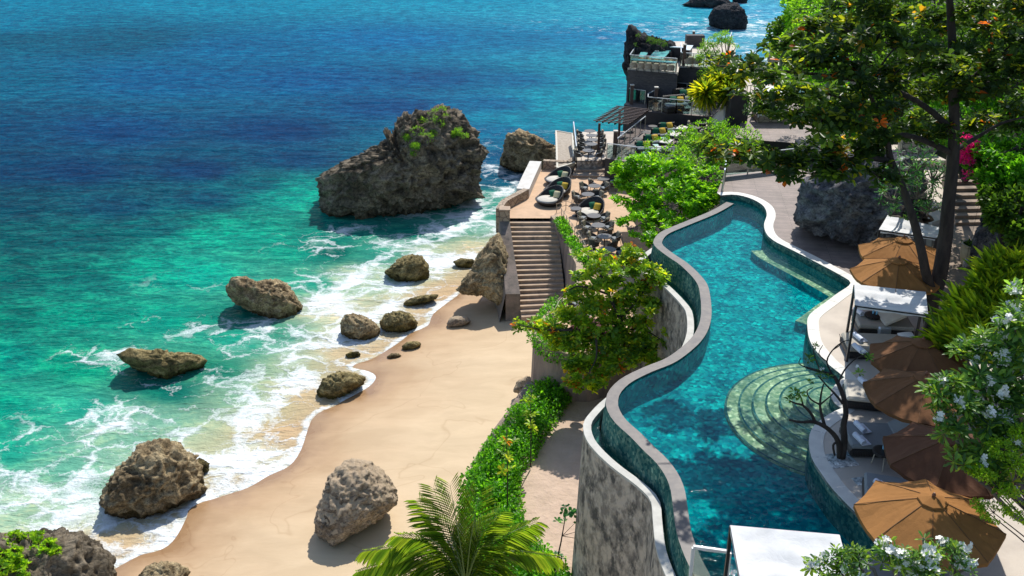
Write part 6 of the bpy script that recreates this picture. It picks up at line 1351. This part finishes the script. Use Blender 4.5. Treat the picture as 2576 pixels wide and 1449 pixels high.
# white canopies
def canopy4(label, corners, zt, posts=True, zbase=ZD, group='white shade canopies beside the pool', pmat='metal_dark'):
    Q = [W(x, y, zt) for x, y in corners]; c = (Q[0]+Q[1]+Q[2]+Q[3])/4; t = wthing('shade_canopy', label, 'canopy', (c.x, c.y, zbase), group); n = 22; V = []; F = []
    for i in range(n+1):
        for j in range(n+1):
            u, v = i/n, j/n; p = Q[0].lerp(Q[1], u).lerp(Q[3].lerp(Q[2], u), v); e = math.sin(math.pi*u)*math.sin(math.pi*v)
            V.append((p.x, p.y, p.z-.13*e+.03*math.sin(v*17+u*4+2*math.sin(u*5))*e**.5+.05*mn.noise((p.x*2.2, p.y*2.2, 1))*e**.3))
    for i in range(n):
        for j in range(n): a = i*(n+1)+j; F.append((a, a+n+1, a+n+2, a+1))
    cl = npmesh('cloth', V, F, M['whitecanvas'], t, True)
    m = len(V); E_ = [i*(n+1) for i in range(n+1)]+[n*(n+1)+j for j in range(1, n+1)]+[(n-i)*(n+1)+n for i in range(1, n+1)]+[n-j for j in range(1, n)]
    top = [V[e] for e in E_]; V2 = top+[(x, y, z-.13-.02*math.sin(k*.9)) for k, (x, y, z) in enumerate(top)]; k = len(top)
    npmesh('valance', V2, [(i, (i+1) % k, k+(i+1) % k, k+i) for i in range(k)], M['whitecanvas'], cl)
    for q in Q:
        qq = q.lerp(c+Vector((0, 0, zt-c.z)), .02); MB().bar((qq.x, qq.y, zbase), (qq.x, qq.y, zt-.02), .075).build('post', M[pmat], t)
    for i in range(4): MB().bar(Q[i].lerp(c, .02)-Vector((0, 0, .05)), Q[(i+1) % 4].lerp(c, .02)-Vector((0, 0, .05)), .05, .05).build('frame_bar', M[pmat], t)
canopy4('farthest white canopy behind the clay urn and the tan parasols', [(2233, 541), (2366, 572), (2357, 598), (2211, 577)], 11.7)
canopy4('middle white canopy dappled with leaf shade over a sun bed', [(2149, 715), (2329, 734), (2335, 791), (2152, 767)], 11.7)
canopy4('nearest white canopy cut by the bottom edge over the pool corner', [(1837, 1321), (2112, 1345), (2160, 1520), (1868, 1490)], 11.7)
# sun beds
def sunbed(label, x, y, w, d, rz, mat, back=None, group='rattan sun beds along the pool deck', pil=None):
    p = W(x, y, ZD+.42); t = thing('sun_bed', label, 'sun bed', (p.x, p.y, ZD), rz, group)
    MB().box((0, 0, .16), (w, d, .26), bev=.06).build('rattan_base', M['wicker'], t); ml = w*(.68 if back else 1)
    MB().box((-(w-ml)/2, 0, .37), (ml*.985, d*.97, .17), bev=.06).build('mattress', M[mat], t)
    if back: MB().box((w/2-.33, 0, .56), (.80, d*.95, .13), bev=.05).build('backrest', M[mat], t); t_ = t; KIDS[t.name][-1].rotation_euler = (0, -back, 0); KIDS[t.name][-1].location = ((w/2-.38)*(1-math.cos(back))-.56*math.sin(-back)*-1*0, 0, -(w/2-.33)*math.sin(back)+.12)
    return p
p1 = sunbed('sun bed under the middle white canopy with a tilted backrest', 2222, 806, 2.0, 1.2, -.12, 'mattress', None)
b1 = W(2243, 792, ZD+.7); o = MB().box((0, 0, 0), (.85, 1.0, .12), ry=-.5, bev=.04).build('backrest_board', M['cushion']); o.location = b1; tag(o, 'white tilted back cushion on the sun bed under the middle canopy', 'back cushion')
p2 = sunbed('long beige sun bed with two rolled towels below the middle canopy', 2210, 860, 2.35, 1.3, -.08, 'mattress')
p3 = sunbed('cream sun bed half hidden by the shaded tan parasol', 2215, 986, 2.2, 1.25, -.22, 'cushion')
p4 = sunbed('grey sun bed with raised backrest and two rolled towels', 2228, 1094, 2.35, 1.35, -.06, 'mattress_grey', .5)
p5 = sunbed('grey sun bed turned towards the pool below the deeply shaded tan parasol', 2290, 1235, 2.4, 1.15, -.30, 'mattress_grey')
p6 = sunbed('grey sun bed behind the flowering branches at the bottom', 2270, 1440, 2.2, 1.2, -.3, 'mattress_grey')
def towel(x, y, lab, rz=-1.35, z=ZD+.47, L=.5):
    p = W(x, y, z+.08); t = thing('rolled_towel', lab, 'towel', (p.x, p.y, z), rz, 'white towels rolled up on the sun beds'); V = []
    b = MB(); b.tube([(-L/2, 0, .09), (L/2, 0, .09)], .085, 12, False); b.build('roll', M['towel'], t, True)
    sp = [(-L/2-.001, .085*f*math.cos(f*16), .09+.085*f*math.sin(f*16)) for f in np.linspace(.05, 1, 30)]
    b = MB(); b.tube(sp, .008, 4); b.tube([(-x_, y_, z_) for x_, y_, z_ in sp], .008, 4); b.build('roll_end', M['towel'], t)
    MB().box((0, .1, .015), (L*1.02, .3, .03), bev=.01).build('flap', M['towel'], t)
towel(2160, 783, 'rolled towel on the sun bed under the middle white canopy', z=ZD+.47); towel(2159, 848, 'upper rolled towel on the long beige sun bed'); towel(2158, 876, 'lower rolled towel on the long beige sun bed')
towel(2173, 962, 'rolled towel peeking out beside the shaded tan parasol edge'); towel(2164, 1074, 'upper rolled towel on the grey sun bed with backrest'); towel(2162, 1104, 'lower rolled towel on the grey sun bed with backrest'); towel(2219, 1222, 'rolled towel on the turned grey sun bed', -1.1); towel(2238, 1248, 'second towel half under the big tan parasol', -1.1)
pillow('white', 'white pillow at the head of the long beige sun bed', W(2284, 851, ZD+.6), .2, None, .6, 'pillow', .35)
def side_table(x, y, lab, bot):
    p = W(x, y, ZD+.55); t = thing('side_table', lab, 'side table', (p.x, p.y, ZD), 0, 'round rattan side tables by the sun beds'); MB().lathe([(.27, .47), (.30, .50), (.30, .56), (.26, .57)], 18).build('table_top', M['wicker'], t)
    for k in range(3): a = 2.1*k+.4; MB().tube([(.2*math.cos(a), .2*math.sin(a), .48), (.26*math.cos(a), .26*math.sin(a), 0)], .016, 5).build('leg', M['railpost'], t)
    for j, (dx, dy) in enumerate(((.02, .06), (.12, -.02))):
        bo = thing('water_bottle', f"{['clear blue', 'second blue'][j]} water bottle on the {bot}", 'bottle', (p.x+dx, p.y+dy, ZD+.57), 0, 'blue water bottles on the side tables'); MB().lathe([(.03, 0), (.035, .02), (.035, .14), (.015, .19), (.015, .2)], 10).build('body', M['bottle'], bo, True); MB().lathe([(.017, .2), (.017, .225)], 8).build('bottle_cap', M['whitepaint'], bo)
side_table(2196, 792, 'round rattan side table under the middle white canopy', 'side table under the middle canopy'); side_table(2222, 1134, 'round rattan side table in front of the grey sun bed', 'side table in front of the grey sun bed')
p = W(2222, 828, ZD+.3); o = MB().box((0, 0, .22), (.46, .4, .44), bev=.04).build('ice_box', M['steel']); o.location = (p.x, p.y, ZD); o.rotation_euler = (0, 0, .1); tag(o, 'grey metal cool box standing before the sun bed under the canopy', 'cool box')
# urns
def urn(x, y, h, r, lab, plant=True):
    p = W(x, y, ZD); t = thing('clay_urn', lab, 'plant pot', p, 0, 'big cream clay urns'); MB().lathe([(r*.62, 0), (r*.78, h*.15), (r*.98, h*.55), (r*.95, h*.82), (r*.86, h*.9), (r*.98, h*.94), (r*.99, h), (r*.86, h), (r*.8, h*.93)], 26, capt=False).build('pot_body', M['pot'], t, True); MB().lathe([(r*.8, h*.9), (.01, h*.92)], 20, capb=False, capt=False).build('soil', M['soil'], t)
    n = 160; d = unit(rng.normal(size=(n, 3))+np.array([0, 0, .9])); P_ = np.array([0, 0, h*.92])+rng.normal(size=(n, 3))*np.array([.16, .16, .06]); leaves('plant', P_, d, unit(rng.normal(size=(n, 3))+np.array([0, 0, 1.])), np.full(n, .2), np.full(n, .08), palcol('forest', n), M['leaf'], t)
urn(2220, 612, .95, .42, 'cream clay urn beside the boulder and the farthest canopy'); urn(2437, 668, 1.0, .46, 'cream clay urn on the stone path by the rock wall')
def lantern(x, y, lab, ztop=3.4):
    p = W(x, y, ZD+.9); t = thing('hanging_lantern', lab, 'lantern', p, 0, 'mirrored lanterns hanging from the almond tree'); MB().lathe([(.07, 0), (.09, .03), (.09, .32), (.03, .36)], 12).build('lantern_body', M['mirror'], t); MB().tube([(0, 0, .36), (.02, 0, ztop)], .006, 4).build('cord', M['metal_dark'], t)
lantern(2427, 672, 'mirrored mosaic lantern hanging in front of the second clay urn'); lantern(2308, 592, 'mirrored mosaic lantern hanging over the farthest white canopy')
# life ring on the bush side wall
lr = W(1751, 530, 7.2); bmR = bmesh.new(); V = []; F = []
for i in range(24):
    for j in range(8): a, c = 2*math.pi*i/24, 2*math.pi*j/8; V.append(((.3+.06*math.cos(c))*math.cos(a), .06*math.sin(c), (.3+.06*math.cos(c))*math.sin(a)))
for i in range(24):
    for j in range(8): F.append((i*8+j, i*8+(j+1) % 8, ((i+1) % 24)*8+(j+1) % 8, ((i+1) % 24)*8+j))
bmR.free(); o = npmesh('life_ring', V, F, M['orange'], None, True); o.location = lr; tag(o, 'orange life ring hanging behind the far pool wall', 'life ring')
# pebble insets and coping joints
bj = MB()
for x, y, w, d, lab in [(2112, 1158, .9, .7, 'around the bare frangipani'), (2288-1932+1932-2, 1193-1, .5, .35, 'beside the turned grey sun bed')]:
    if w == .5: x, y = 2170, 1210
    p = W(x, y, ZD); o = MB().box((0, 0, .004), (w, d, .012)).build('pebble_inset', M['pebble']); o.location = p; o.rotation_euler = (0, 0, .2); tag(o, 'white pebble bed set in the deck '+lab, 'pebble bed', 'pebble beds set in the deck')
for i in range(4, len(dk)+len(lb), 5):
    if i < len(deck_edge)-1:
        a, c = deck_edge[i], dout[i]; bj.bar(a+Vector((0, 0, .0135)), c+Vector((0, 0, .0135)), .02, .004)
bj.build('coping_joint', M['pebble'], pool)
# metal stub in the sandy boulder
